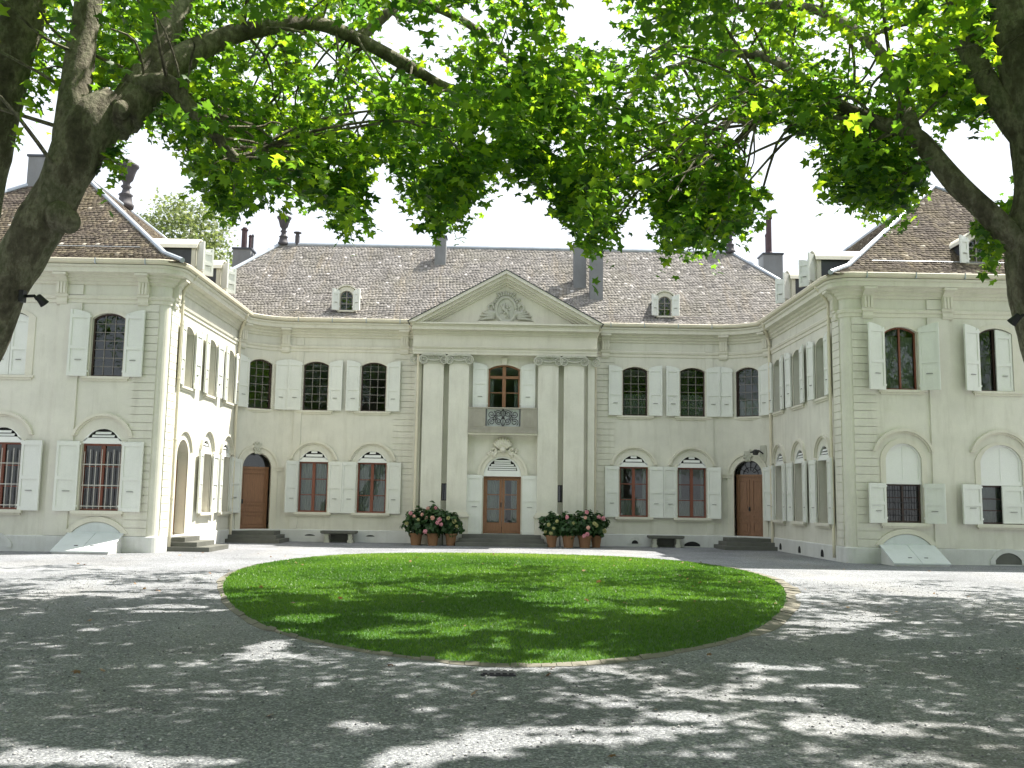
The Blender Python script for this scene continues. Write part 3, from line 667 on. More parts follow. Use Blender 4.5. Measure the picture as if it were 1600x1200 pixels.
# pediment
pe = MB(); pe.prism(FC, [(-3.4, 7.986), (3.4, 7.986), (0, 9.70)], -.3, .30)
ped = obj('pediment', pe, 'trim', house)
rk = MB(); AP = 9.93; EX = 3.50; EZ = 7.99; sl_ = math.atan2(AP - EZ, EX)
for t0, t1, y1 in ((0, .11, .86), (.112, .22, .72), (.222, .27, .60), (.272, .34, .50), (.342, .40, .40)):
    for s in (-1, 1):
        k = 1 / math.cos(sl_)
        a = [(0, AP - t0 * k), (s * EX, EZ - t0 * k), (s * EX, EZ - t1 * k), (0, AP - t1 * k)]
        a = [(u, max(z, 7.988)) for u, z in a]
        if t0 > .2: a[1] = (s * (EX - (t0 * k) / math.tan(sl_)), 7.988); a[2] = (s * (EX - (t1 * k) / math.tan(sl_)), 7.988)
        elif t0 > .05: a = [(0, AP - t0 * k), (s * (EX - t0 * k / math.tan(sl_)), 7.988), (s * (EX - t1 * k / math.tan(sl_)), 7.988), (0, AP - t1 * k)]
        else: a = [(0, AP), (s * EX, EZ), (s * EX, EZ - .03), (s * (EX - t1 * k / math.tan(sl_)), 7.988), (0, AP - t1 * k)]
        rk.prism(FC, a, -.2, y1 + .001 * s)
obj('raking_cornice', rk, 'trim', ped)
pr = MB()
for s in (-1, 1): pr.add([FC(0, AP + .03, .89), FC(s * (EX + .06), EZ + .0, .89), FC(s * (EX + .06), EZ + .0, -2.6), FC(0, AP + .03, -2.6)], [(0, 1, 2, 3)]); pr.add([FC(0, AP + .03, .89), FC(s * (EX + .06), EZ, .89), FC(s * (EX + .06), EZ - .03, .89), FC(0, AP, .89)], [(0, 1, 2, 3)])
obj('pediment_roof', pr, 'darkzinc', ped, fix=False)
ca = MB()
ov = lambda a, b, z, d, n=28: [FC(a * math.cos(2 * PI * k / n), z + b * math.sin(2 * PI * k / n), d) for k in range(n)]
for a, b, r, d in ((.36, .46, .055, .36), (.41, .52, .035, .33)):
    P = ov(a, b, 8.55, d); ca.tube(P + [P[0]], r, 7)
ca.add(ov(.34, .44, 8.55, .345), [tuple(range(28))])
for k in range(15):                                     # relief lion and shield strokes inside the oval
    ca.ball(FC(-.02 + random.uniform(-.16, .2), 8.52 + random.uniform(-.25, .26), .35), random.uniform(.03, .06), 6)
ca.tube([FC(.12, 8.25, .36), FC(.05, 8.45, .37), FC(-.1, 8.6, .37), FC(-.05, 8.8, .36)], [.03, .05, .06, .03], 6)
for k in range(13):                                     # crown
    a = rad(25 + 130 * k / 12); ca.ball(FC(.45 * math.cos(a), 8.62 + .52 * math.sin(a), .36), .05, 6)
for k in range(7): t = -1 + 2 * k / 6; ca.tube([FC(t * .22, 9.08 - .05 * t * t, .34), FC(t * .34, 9.24 - .07 * t * t, .36)], [.04, .035], 6)
for s in (-1, 1):                                       # acanthus sprays
    for k in range(6):
        a = rad(8 + 20 * k); L_ = .62 - .05 * k; b0 = (s * .40, 8.22 + .02 * k)
        P = [FC(b0[0] + s * L_ * t * math.cos(a * (1 - .45 * t)), b0[1] + L_ * t * math.sin(a) * .85 - .16 * t * t, .33 + .05 * math.sin(t * 3)) for t in np.linspace(0, 1, 7)]
        ca.tube(P, [.03, .055, .065, .06, .05, .035, .02], 6)
    P = [FC(s * (.55 + .10 * math.cos(t)), 8.62 + .13 * math.sin(t), .35) for t in np.linspace(-1.5, 3.5, 10)]; ca.tube(P, .035, 6)
    for k in range(6): ca.ball(FC(s * random.uniform(.40, .52), random.uniform(8.3, 8.95), .34), .055, 6)
obj('cartouche', ca, 'stone', ped, smooth=True)
cb = MB(); cb.box(FC, -1.0, 1.0, 7.99, 8.10, .29, .46); obj('cartouche_ledge', cb, 'trim', ped)
# balcony
bm_ = MB()
for a, b in ((-1.31, -.68), (.60, 1.21)):
    bm_.box(FC, a, b, 4.13, 4.92, .22, .34); bm_.band(FC, [(a + .14, 4.28), (a + .14, 4.80), (b - .1, 4.80), (b - .1, 4.28)], [(a + .10, 4.24), (a + .10, 4.84), (b - .06, 4.84), (b - .06, 4.24)], .34, .352, True)
bm_.box(FC, -.68, .60, 4.13, 4.26, .22, .338); bm_.box(FC, -1.31, 1.21, 4.905, 4.95, .20, .36)
bm_.box(FC, -1.31, 1.21, 4.02, 4.13, .0, .40)
bal = obj('balcony', bm_, 'balcony', house)
lm_ = MB(); lm_.box(FC, -1.31, 1.21, 3.95, 4.018, .0, .36); obj('balcony_ledge', lm_, 'trim', bal)
rl = MB()
def scroll(mb, cx, cz, r, sg, a0, turns, d, w_=.014):
    mb.tube([FC(cx + sg * r * (1 - .8 * t) * math.cos(a0 + turns * 2 * PI * t), cz + r * (1 - .8 * t) * math.sin(a0 + turns * 2 * PI * t), d) for t in np.linspace(0, 1, 22)], w_, 5)
for s in (-1, 1):
    for cx, cz, r, a0 in ((.17, 4.72, .13, .5), (.42, 4.70, .15, 2.2), (.42, 4.42, .14, -1), (.17, 4.45, .12, -2.2), (.30, 4.57, .10, 1)): scroll(rl, -.04 + s * cx, cz, r, s, a0, 1.6, .28)
    rl.tube([FC(-.04 + s * .02, 4.28, .28), FC(-.04 + s * .10, 4.45, .28), FC(-.04 + s * .02, 4.6, .28), FC(-.04 + s * .1, 4.75, .28), FC(-.04, 4.88, .28)], .016, 5)
    rl.tube([FC(-.04 + s * .61, 4.27, .28), FC(-.04 + s * .61, 4.90, .28)], .014, 5)
rl.tube([FC(-.04, 4.27, .28), FC(-.04, 4.90, .28)], .014, 5); rl.ball(FC(-.04, 4.57, .28), .05, 7)
obj('railing', rl, 'iron', bal)
bk = MB(); bk.box(FC, -.68, .60, 4.262, 4.90, .20, .215); obj('balcony_screen', bk, 'hatch', bal)

# ---- side and rear walls
for s in (-1, 1):
    wallm.add([(s * XO, YF, 0), (s * XO, YB, 0), (s * XO, YB, 8.1), (s * XO, YF, 8.1)], [(0, 1, 2, 3)])
wallm.add([(-XO, YB, 0), (XO, YB, 0), (XO, YB, 8.1), (-XO, YB, 8.1)], [(0, 1, 2, 3)])
obj('wall', wallm, 'plaster', house, fix=False)
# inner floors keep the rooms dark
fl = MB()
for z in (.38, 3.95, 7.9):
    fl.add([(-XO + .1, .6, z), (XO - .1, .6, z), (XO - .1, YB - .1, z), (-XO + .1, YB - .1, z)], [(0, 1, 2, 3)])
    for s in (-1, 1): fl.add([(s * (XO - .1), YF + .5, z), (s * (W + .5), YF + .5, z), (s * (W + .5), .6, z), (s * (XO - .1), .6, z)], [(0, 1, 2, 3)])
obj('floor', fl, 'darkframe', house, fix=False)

# ---- sweeps: plinth, architrave, cornice, gutter
arcp = [(-(BX + BR * math.sin(t)), -BR + BR * math.cos(t)) for t in np.linspace(TH, 0, 13)]
corner = [(-(W + RC - RC * math.cos(t)), YF + RC - RC * math.sin(t)) for t in np.linspace(PI / 2, 0, 7)]
PATH = [(-XO, YB), (-XO, YF)] + corner + [(-W, -1.10)] + arcp[1:] + [(-3.3, 0)]
pl, ac, co, gu = MB(), MB(), MB(), MB()
for s in (1, -1):
    pl.sweep(PATH, [(.0, 0), (.055, 0), (.055, .42), (.035, .445), (0, .445)], s)
    ac.sweep(PATH, [(0, 6.99), (.03, 7.0), (.03, 7.10), (.06, 7.12), (.075, 7.19), (.05, 7.22), (0, 7.23)], s)
    co.sweep(PATH, [(0, 7.52), (.05, 7.54), (.06, 7.60), (.12, 7.64), (.13, 7.71), (.20, 7.74), (.22, 7.80), (.38, 7.83), (.39, 7.95), (.44, 7.98), (.455, 8.03), (0, 8.04)], s)
    gu.sweep(PATH, [(.30, 8.045), (.47, 8.05), (.525, 8.09), (.54, 8.17), (.525, 8.19), (.50, 8.17), (.30, 8.13)], s)
obj('plinth', pl, 'plinth', house, fix=False); obj('architrave', ac, 'trim', house, fix=False); obj('cornice', co, 'trim', house, fix=False); obj('gutter', gu, 'gutter', house, fix=False)
for s in (-1, 1):                                       # gutter straps
    for F_, xs_ in ((FM, np.arange(3.9, 8.2, 1.25)), (FW, np.arange(10.2, 15.5, 1.4))):
        for x in xs_: jm = MB(); jm.box(F_, s * x - .013, s * x + .013, 8.035, 8.195, .30, .545); obj('gutter_strap', jm, 'zinc', house)
# ---- rusticated strips, pilaster strips, consoles
def quoin(F, u0, u1, z0=.45, z1=6.99, pr=.03, h=.227):
    mb = MB(); n = int(round((z1 - z0) / h)); hh = (z1 - z0) / n
    for k in range(n): mb.box(F, u0, u1, z0 + k * hh + .009, z0 + (k + 1) * hh - .009, -.01, pr)
    obj('quoin', mb, 'plaster', house)
def strip(F, u0, u1, z0=.45, z1=6.99, pr=.05):
    mb = MB(); mb.box(F, u0, u1, z0, z1, -.01, pr); mb.box(F, u0, u1, 7.235, 7.52, -.01, pr); obj('pilaster_strip', mb, 'plaster', house)
def console(F, u, w_=.30):
    mb = MB(); out = []
    prof = [(0, 6.93), (.07, 6.95), (.10, 7.03), (.085, 7.12), (.13, 7.24), (.15, 7.36), (.13, 7.48), (.15, 7.60), (.24, 7.70), (.34, 7.74), (.345, 7.805), (0, 7.805)]
    n = len(prof); V = [F(u + e * w_ / 2, z, d + .002) for e in (-1, 1) for d, z in prof]
    mb.add(V, [tuple(range(n)), tuple(range(2 * n - 1, n - 1, -1))] + [(i, (i + 1) % n, n + (i + 1) % n, n + i) for i in range(n)])
    for e in (-.3, 0, .3): mb.box(F, u + e * w_ - .03, u + e * w_ + .03, 7.25, 7.58, .12, .17)
    mb.box(F, u - w_ * .62, u + w_ * .62, 7.75, 7.815, 0, .375); mb.box(F, u - w_ * .6, u + w_ * .6, 7.17, 7.235, 0, .13)
    obj('console', mb, 'trim', house)
for s in (-1, 1):
    a, b = sorted((s * 3.32, s * 4.10)); quoin(FM, a, b)
    a, b = sorted((s * 9.90, s * 10.55)); quoin(FW, a, b, .45)
    quoin(FI[s], YF + .26, YF + .82, .45)
    a, b = sorted((s * 12.08, s * 12.72)); strip(FW, a, b)
    a, b = sorted((s * 7.50, s * 7.78)); strip(FM, a, b, pr=.035)
    console(FM, s * 3.75); console(bay(s, rad(11)), 0, .30); console(FW, s * 10.36); console(FW, s * 12.66); console(FI[s], YF + .42, .26); console(bay(s, rad(56)), 0, .26)
    if s > 0:
        pass
# downpipes
def pipe(name, P, r=.05, mat='gutter'):
    mb = MB(); mb.tube(catmull(P, 5).tolist(), r, 10); p = obj(name, mb, mat, house, smooth=True)
    bm2 = MB()
    for z in (1.5, 3.2, 5.0, 6.6): bm2.tube([(P[-1][0], P[-1][1], z - .02), (P[-1][0], P[-1][1], z + .02)], r * 1.25, 10)
    obj('pipe_bracket', bm2, mat, p)
pipe('downpipe', [(-3.75, -.42, 8.06), (-3.55, -.36, 7.95), (-3.30, -.62, 7.75), (-3.18, -.66, 7.5), (-3.17, -.68, 7.0), (-3.17, -.68, 4), (-3.17, -.68, 1.3), (-3.17, -.68, 1.0)])
pipe('downpipe', [(3.70, -.42, 8.06), (3.55, -.36, 7.95), (3.42, -.42, 7.75), (3.38, -.30, 7.5), (3.38, -.10, 7.0), (3.38, -.10, 4), (3.38, -.10, .45)], .045)
for s in (-1, 1):
    x = s * (W - .09)
    pipe('downpipe', [(s * (W - .46), -1.75, 8.06), (s * (W - .40), -1.72, 7.9), (s * (W - .16), -1.32, 7.6), (x, -1.26, 7.3), (x, -1.24, 6.9), (x, -1.24, 3), (x, -1.24, .1)])
    pipe('downpipe', [(s * (W - .46), YF + .9, 8.06), (s * (W - .40), YF + .88, 7.95), (s * (W - .12), YF + .9, 7.6), (x, YF + .92, 7.2), (x, YF + .92, 6.9), (x, YF + .92, 3), (x, YF + .92, .1)], .045)
# plinth vents
def vent(F, u, w_, h, z=.04, stone=False, mat='void'):
    mb = MB(); mb.prism(F, [(u - w_ / 2, z)] + arch(u - w_ / 2, u + w_ / 2, z + h * .35, h * .65) + [(u + w_ / 2, z)], .05, .062); v = obj('vent', mb, mat, house)
    if stone:
        q = MB(); q.band(F, [(u - w_ / 2, z)] + arch(u - w_ / 2, u + w_ / 2, z + h * .35, h * .65) + [(u + w_ / 2, z)], [(u - w_ / 2 - .14, z)] + arch(u - w_ / 2 - .14, u + w_ / 2 + .14, z + h * .35, h * .65 + .12) + [(u + w_ / 2 + .14, z)], .05, .085); obj('vent_surround', q, 'plinth', v)
vent(FM, 6.95, .58, .17); vent(FM, 4.85, .24, .13, .10, True); vent(FM, -7.0, .36, .05, .22); vent(FM, -4.8, .3, .05, .22)
for y in (-6.4, -4.2, -2.1): vent(FI[1], y, .26, .22, .06)
vent(FW, 14.1, .74, .32, .03, True, 'step'); vent(FW, -14.05, .74, .30, .10, True, 'plinth')
# cellar hatches against the wing fronts
for s in (-1, 1):
    c = s * 11.27; mb = MB(); w2 = .74; q = .95; y0, y1 = .02, 1.0
    top = .50
    P = [FW(c - w2, 0, y0), FW(c + w2, 0, y0), FW(c + w2, top, y0), FW(c - w2, top, y0), FW(c - w2, 0, y1), FW(c + w2, 0, y1), FW(c + w2, .05, y1), FW(c - w2, .05, y1)]
    mb.add(P, [(0, 1, 2, 3), (4, 5, 6, 7), (0, 4, 7, 3), (1, 2, 6, 5), (0, 1, 5, 4), (3, 2, 6, 7)])
    h = obj('cellar_hatch', mb, 'plinth', house)
    lm2 = MB(); lf = lambda u, t, e: FW(u, top + (.05 - top) * t + .012 + e, y0 + (y1 - y0) * t)
    for a, b in ((c - w2 - .03, c - .006), (c + .006, c + w2 + .03)):
        P = [lf(a, .0, 0), lf(b, .0, 0), lf(b, 1.03, 0), lf(a, 1.03, 0), lf(a, .0, .035), lf(b, .0, .035), lf(b, 1.03, .035), lf(a, 1.03, .035)]
        lm2.add(P, [(0, 1, 2, 3), (4, 5, 6, 7), (0, 4, 5, 1), (1, 5, 6, 2), (2, 6, 7, 3), (3, 7, 4, 0)])
    obj('hatch_leaf', lm2, 'hatch', h)
    am = MB(); am.prism(FW, arch(c - .68, c + .68, .52, .30, 14), .0, .03); obj('hatch_arch', am, 'hatch', h)
    em2 = MB(); em2.band(FW, arch(c - .70, c + .70, .52, .32, 14), arch(c - .88, c + .88, .52, .46, 14), -.01, .055); obj('arch_surround', em2, 'trim', h)
    hd = MB()
    for e in (-.22, .22): hd.box(FW, c + e - .05, c + e + .05, .20, .225, y1 - .30, y1 - .24)
    obj('handle', hd, 'iron', h)

# ---- roofs (each tile modelled; the courses are the roof's own pattern)
def prof_z(r, z0=8.13): return z0 + (.50 * r if r < .8 else .40 + .845 * (r - .8))
def roof_face(eA, eB, inn, rmax, k0, k1, ex=.14, tw=.135, tiles=True):
    # eave from eA to eB (2D); inn = inward unit; hip insets k0,k1 per metre of run
    eA, eB, inn = np.array(eA, float), np.array(eB, float), np.array(inn, float); L = np.linalg.norm(eB - eA); U = (eB - eA) / L
    V, Fq, T = [], [], []
    def P(u, r, lift):
        q = eA + U * u + inn * r; return (q[0] - inn[0] * lift * .5, q[1] - inn[1] * lift * .5, prof_z(r) + lift * .8)
    rs = [0, .4, .8] + list(np.linspace(.8, rmax, 6)[1:])
    base = len(V)
    for r in rs: V += [P(k0 * r, r, -.03), P(max(L - k1 * r, k0 * r), r, -.03)]
    for i in range(len(rs) - 1): Fq.append((base + 2 * i, base + 2 * i + 1, base + 2 * i + 3, base + 2 * i + 2)); T.append(.15)
    if tiles:
        slen = math.hypot(.8, .4); total = slen + (rmax - .8) * math.hypot(1, .845); n = int(total / ex)
        s2r = lambda s: s * .8 / slen if s < slen else .8 + (s - slen) / math.hypot(1, .845)
        for i in range(n):
            r0 = s2r(i * ex); r1 = min(rmax, s2r((i + 1.35) * ex)); a, b = k0 * r0 + .02, L - k1 * r0 - .02
            u = a - (tw * .5 if i % 2 else 0); wob = random.uniform(-.012, .012)
            while u < b:
                t = tw * random.uniform(.9, 1.08); ua, ub = max(u, a), min(u + t - .008, b); u += t
                if ub - ua < .04: continue
                l = random.uniform(.020, .040); j = random.uniform(-.018, .012) + wob; rr = max(0, r0 + j * .7); l2 = l + random.uniform(-.01, .01); w_ = ub - ua; rd = .030
                o = len(V)
                V += [P(ua, r1, .004), P(ub, r1, .004), P(ub, rr + rd, l2), P(ua + w_ * .70, rr, l2), P(ua + w_ * .30, rr, l), P(ua, rr + rd, l),
                      P(ub, rr + rd, l2 - .02), P(ua + w_ * .70, rr, l2 - .02), P(ua + w_ * .30, rr, l - .02), P(ua, rr + rd, l - .02)]
                Fq += [(o, o + 1, o + 2, o + 5), (o + 5, o + 2, o + 3, o + 4), (o + 2, o + 6, o + 7, o + 3), (o + 3, o + 7, o + 8, o + 4), (o + 4, o + 8, o + 9, o + 5)]
                tn = min(.96, max(0, random.gauss(.5, .16)))
                if random.random() < .011: tn = random.uniform(.96, 1)
                T += [tn] * 5
    return V, Fq, T
def roof_obj(name, faces, mat, parent):
    V, Fq, T = [], [], []
    for v, f, t in faces: o = len(V); V += v; Fq += [tuple(o + i for i in q) for q in f]; T += t
    return npobj(name, np.array(V), np.array(Fq), mat, parent, T)
EI, EF = W - .48, YF - .48; HWD = (XO + .5 - EI) / 2; RZ = prof_z(HWD)
MH = 5.3; KX = .76; XE = 13.72; YE = -.50
main = roof_obj('roof', [roof_face((-XE, YE), (XE, YE), (0, 1), MH, KX, KX),
    roof_face((XE, YE + 2 * MH), (-XE, YE + 2 * MH), (0, -1), MH, KX, KX, tiles=False)], 'tile', house)
mz = MB()
for s in (-1, 1):                                        # hip ends (steeper)
    rs = [0, .8, MH]
    P = [(s * (XE - KX * r), YE + r, prof_z(r) - .03) for r in rs] + [(s * (XE - KX * r), YE + 2 * MH - r, prof_z(r) - .03) for r in rs]
    mz.add(P, [(0, 3, 4, 1), (1, 4, 5, 2)])
    for sg, yy in ((1, YE), (-1, YE + 2 * MH)):
        mz.tube([(s * (XE - KX * r), yy + sg * r, prof_z(r) + .04) for r in (0, .4, .8, 2, 3.5, MH)], .085, 8)
mz.tube([(-(XE - KX * MH), YE + MH, prof_z(MH) + .03), (XE - KX * MH, YE + MH, prof_z(MH) + .03)], .09, 8)
obj('hip_flashing', mz, 'zinc', main)
for s in (-1, 1):
    xs = lambda x: s * x
    y1 = YB + .5
    fr_ = roof_face((xs(XO + .5), EF), (xs(EI), EF), (0, 1), HWD, 1, 1) if s < 0 else roof_face((EI, EF), (XO + .5, EF), (0, 1), HWD, 1, 1)
    inn = roof_face((xs(EI), EF), (xs(EI), y1), (s, 0), HWD, 1, 1)
    out_ = roof_face((xs(XO + .5), EF), (xs(XO + .5), y1), (-s, 0), HWD, 1, 1, tiles=False); bk_ = roof_face((xs(XO + .5), y1), (xs(EI), y1), (0, -1), HWD, 1, 1, tiles=False)
    wr = roof_obj('roof', [fr_, inn, out_, bk_], 'wingtile', house)
    hz = MB(); rr = [0, .25, .5, .8, 1.1, 2.5, 4, HWD]
    for x0, dx in ((EI, 1), (XO + .5, -1)):
        for y0, dy in ((EF, 1), (y1, -1)): hz.tube([(xs(x0 + dx * r), y0 + dy * r, prof_z(r) + .045) for r in rr], .075, 8)
    hz.tube([(xs(EI + HWD), EF + HWD, RZ + .04), (xs(EI + HWD), y1 - HWD, RZ + .04)], .075, 8); obj('hip_flashing', hz, 'zinc', wr)
    sb = MB()                                            # snow bar along the front eave
    sb.tube([(xs(EI + 1.6), EF + 1.0, prof_z(1.0) + .10), (xs(XO - 1), EF + 1.0, prof_z(1.0) + .10)], .010, 6); obj('snow_bar', sb, 'zinc', wr)
for s in (-1, 1): sb = MB(); sb.tube([(s * 8.2, YE + .75, prof_z(.75) + .09), (s * 3.9, YE + .75, prof_z(.75) + .09)], .014, 6); obj('snow_bar', sb, 'potdark', main)
cap = MB()                                              # flat lead behind the gutter of the curved bays
for s in (-1, 1): cap.add([(s * (BX + (BR - .3) * math.sin(t)), -BR + (BR - .3) * math.cos(t), 8.12) for t in np.linspace(0, TH, 9)] + [(s * 9.9, .3, 8.12), (s * BX, .3, 8.12)], [tuple(range(11))])
obj('gutter_lead', cap, 'darkzinc', house)

# ---- dormers
def dormer(F, u, d, z, w_=.62, h=.92, deep=1.3, sh=.30, angs=(.15, .12)):
    """front face centred at u, d out of frame F, sill height z; the cheeks run back into the slope"""
    mb = MB(); G = FR(F(u, z, d), F.U, F.N); hw = w_ / 2; ri = w_ * .36
    I_ = [(-hw + .06, .06)] + arch(-hw + .06, hw - .06, h - ri - .05, ri - .03, 10) + [(hw - .06, .06)]; O_ = [(-hw - .08, 0)] + arch(-hw - .08, hw + .08, h - ri, ri + .09, 10) + [(hw + .08, 0)]
    mb.band(G, I_, O_, -.12, 0); mb.box(G, -hw - .02, hw + .02, .0, .06, -.12, .05)
    dm_ = obj('dormer', mb, 'trim', house)
    ck = MB(); Q = [(-hw - .07, -.15)] + arch(-hw - .07, hw + .07, h - ri, ri + .06, 10) + [(hw + .07, -.15)]
    n = len(Q); ck.add([G(a, b, -.1) for a, b in Q] + [G(a, b, -deep) for a, b in Q], [(i, i + 1, n + i + 1, n + i) for i in range(n - 1)]); obj('cheek', ck, 'darkzinc', dm_)
    rf = MB(); A_ = arch(-hw - .12, hw + .12, h - ri, ri + .10, 10); B_ = arch(-hw - .15, hw + .15, h - ri, ri + .15, 10); rf.band(G, A_, B_, -deep, .06); obj('dormer_roof', rf, 'trim', dm_)
    fm = MB(); c_ = (0, 0); fm.band(G, [(a * .86, .06 + (b - .06) * .92 + .03) for a, b in I_], I_, -.10, -.05, True)
    fm.box(G, -.018, .018, .09, h - .1, -.09, -.045)
    for q in (.36, .62): fm.box(G, -hw + .08, hw - .08, h * q - .014, h * q + .014, -.088, -.05)
    wo_ = obj('window', fm, 'muntin', dm_); pn = MB(); pn.prism(G, I_, -.085, -.08); obj('dormer_pane', pn, 'glass', dm_); bkk = MB(); bkk.prism(G, I_, -.30, -.29); obj('dormer_back', bkk, 'void', dm_)
    for sg, an in zip((-1, 1), angs): shutter(G, sg * (hw - .02), sg, sh, .05, h - .02, .08, an, d=.015, latch=.35, parent=dm_)
    return dm_
for s in (-1, 1):
    dormer(FM, s * 6.04, -.28, 8.58, .60, .90, 1.5, .28, (.5, .35))
    for y in (-6.25, -3.65): dormer(FI[s], y, .08, 8.40, .62, .95, 1.7, .34, (.9, .9))
    dormer(FW, s * 13.95, -.62, 8.72, .62, .92, 1.6, .30, (.3, .3))
# ---- chimneys, pots, urns
def chimney(x, y, z0, z1, wx, wy, pots=(), mat='chimney', cap_=True):
    mb = MB(); G = FR((x, y, 0), (1, 0, 0), (0, -1, 0)); mb.box(G, -wx / 2, wx / 2, z0, z1, -wy / 2, wy / 2)
    c_ = obj('chimney', mb, mat, house)
    q = MB(); q.box(G, -wx / 2 - .04, wx / 2 + .04, z1 + .001, z1 + .07, -wy / 2 - .04, wy / 2 + .04); obj('cap', q, 'darkzinc', c_)
    fl_ = MB(); fl_.box(G, -wx / 2 - .07, wx / 2 + .07, z0, z0 + .10 + .45, -wy / 2 - .02, wy / 2 + .05) if False else None
    for dx, dy, h, r, mt in pots:
        p = MB(); p.lathe((x + dx, y + dy, z1 + .05), [(r * 1.25, 0), (r * 1.25, h * .06), (r, h * .09), (r, h * .86), (r * 1.3, h * .88), (r * 1.3, h * .93), (r * .8, h * .94), (r * .8, h)], 12); obj('chimney_pot', p, mt, c_)
chimney(-2.75, 3.75, 11.2, 12.45, .46, .5, ((0, 0, .22, .07, 'potdark'),))
chimney(2.96, 2.35, 9.9, 11.85, .50, .5, ((0, 0, .25, .09, 'potdark'),))
chimney(3.55, 1.60, 9.2, 11.35, .50, .5, ((0, 0, .25, .09, 'potdark'),))
chimney(-11.12, 4.4, 9.0, 11.92, .75, .75, ((-.02, 0, .98, .12, 'potred'), (.20, .1, .7, .06, 'potred'), (.36, -.1, .66, .05, 'potdark')))
chimney(11.28, 4.4, 9.0, 12.1, .82, .82, ((-.05, 0, 1.85, .12, 'potred'), (-.12, .12, 1.0, .06, 'potred')))
chimney(-15.6, -4.0, 10.2, 12.75, .85, .8)
chimney(15.9, 5.0, 11.2, 13.2, .7, .7)
urnp = [(.22, 0), (.24, .10), (.20, .14), (.16, .34), (.20, .38), (.12, .44), (.09, .56), (.15, .62), (.09, .68), (.10, .74), (.17, .82), (.22, 1.02), (.26, 1.14), (.31, 1.20), (.31, 1.25), (.22, 1.27), (.10, 1.40)]
for x, y, z, k in ((-9.58, 4.8, prof_z(MH) - .02, 1), (9.65, 4.8, prof_z(MH) - .02, 1), (-14.9, 1.0, RZ - .02, 1.4)):
    mb = MB(); mb.lathe((x, y, z), [(a * k, b * k) for a, b in urnp], 16); obj('urn_finial', mb, 'potdark', house, smooth=True)
mb = MB(); mb.lathe((-8.98, 4.8, prof_z(MH)), [(.10, 0), (.10, .42), (.08, .43), (.08, .52), (.17, .53), (.17, .57), (.02, .60)], 12); obj('vent_pipe', mb, 'potdark', house)

# ---- wall lamp by the right-hand curved bay
Lf = bay(1, rad(50)); lp = Lf(0, 3.42, 0)
lamp = empty('wall_lamp', lp, 'dark iron wall lamp on a scrolled plate above the double door', 'lamp')
G = FR((0, 0, 0), Lf.U, Lf.N)
mb = MB(); mb.prism(G, [(-.10, -.32), (.10, -.32), (.15, -.05), (.12, .30), (-.12, .30), (-.15, -.05)], .01, .04)
obj('wall_plate', mb, 'stone', lamp)
mb = MB(); mb.tube([G(.0, .0, .03), G(-.05, .10, .22), G(-.12, .12, .34)], .025, 8); mb.box(G, -.34, .02, .02, .07, .30, .36); obj('bracket', mb, 'iron', lamp)
mb = MB(); mb.lathe(G(-.10, -.06, .36), [(.06, 0), (.10, .02), (.12, .14), (.07, .18), (.05, .2)], 12); obj('lamp_head', mb, 'iron', lamp)

# ------------------------------------------------------------------ benches
def bench(x, label):
    e = empty('stone_bench', (x, -.38, 0), label, 'bench', 'stone benches against the house front'); G = FR((0, 0, 0), (1, 0, 0), (0, -1, 0))
    mb = MB(); mb.box(G, -.64, .64, .34, .42, -.24, .26); mb.box(G, -.61, .61, .315, .34, -.21, .23); obj('seat', mb, 'step', e)
    for s in (-1, 1):
        l = MB(); out = [(-.09, 0), (.09, 0), (.10, .06), (.06, .12), (.075, .20), (.06, .25), (.10, .315), (-.10, .315), (-.06, .25), (-.075, .20), (-.06, .12), (-.10, .06)]
        l.prism(lambda u, z, d: G(s * .42 + u, z, d), out, -.16, .20); obj('leg', l, 'stone', e)
    mb = MB(); mb.box(G, -.34, .34, .02, .30, -.20, -.14); obj('back_slab', mb, 'step', e)
bench(-5.88, 'low stone bench between the cellar vents on the side of the single leaf door'); bench(5.92, 'low stone bench on the side of the wall lamp and double door')

# ------------------------------------------------------------------ hydrangeas in pots
LEAFV = np.array([(0, 0, 0), (-.20, .30, .05), (0, .62, .0), (.20, .30, .05), (0, 1, -.12)], float)
def leaves_mesh(C, N, size, tone, wide=1.0):
    """simple ovate leaves: one kite folded along its rib"""
    n = len(C); N = N / np.linalg.norm(N, axis=1, keepdims=True); r = rng.normal(0, 1, (n, 3)); T = r - N * (r * N).sum(1, keepdims=True); T /= np.linalg.norm(T, axis=1, keepdims=True); B = np.cross(N, T)
    L = np.array([(0, 0, 0), (.36 * wide, .42, .10), (0, 1, -.08), (-.36 * wide, .42, .10)]); V = C[:, None] + size[:, None, None] * (L[None, :, 0:1] * B[:, None] + (L[None, :, 1:2] - .5) * T[:, None] + L[None, :, 2:3] * N[:, None])
    return V.reshape(-1, 3), np.arange(n * 4).reshape(-1, 4), tone
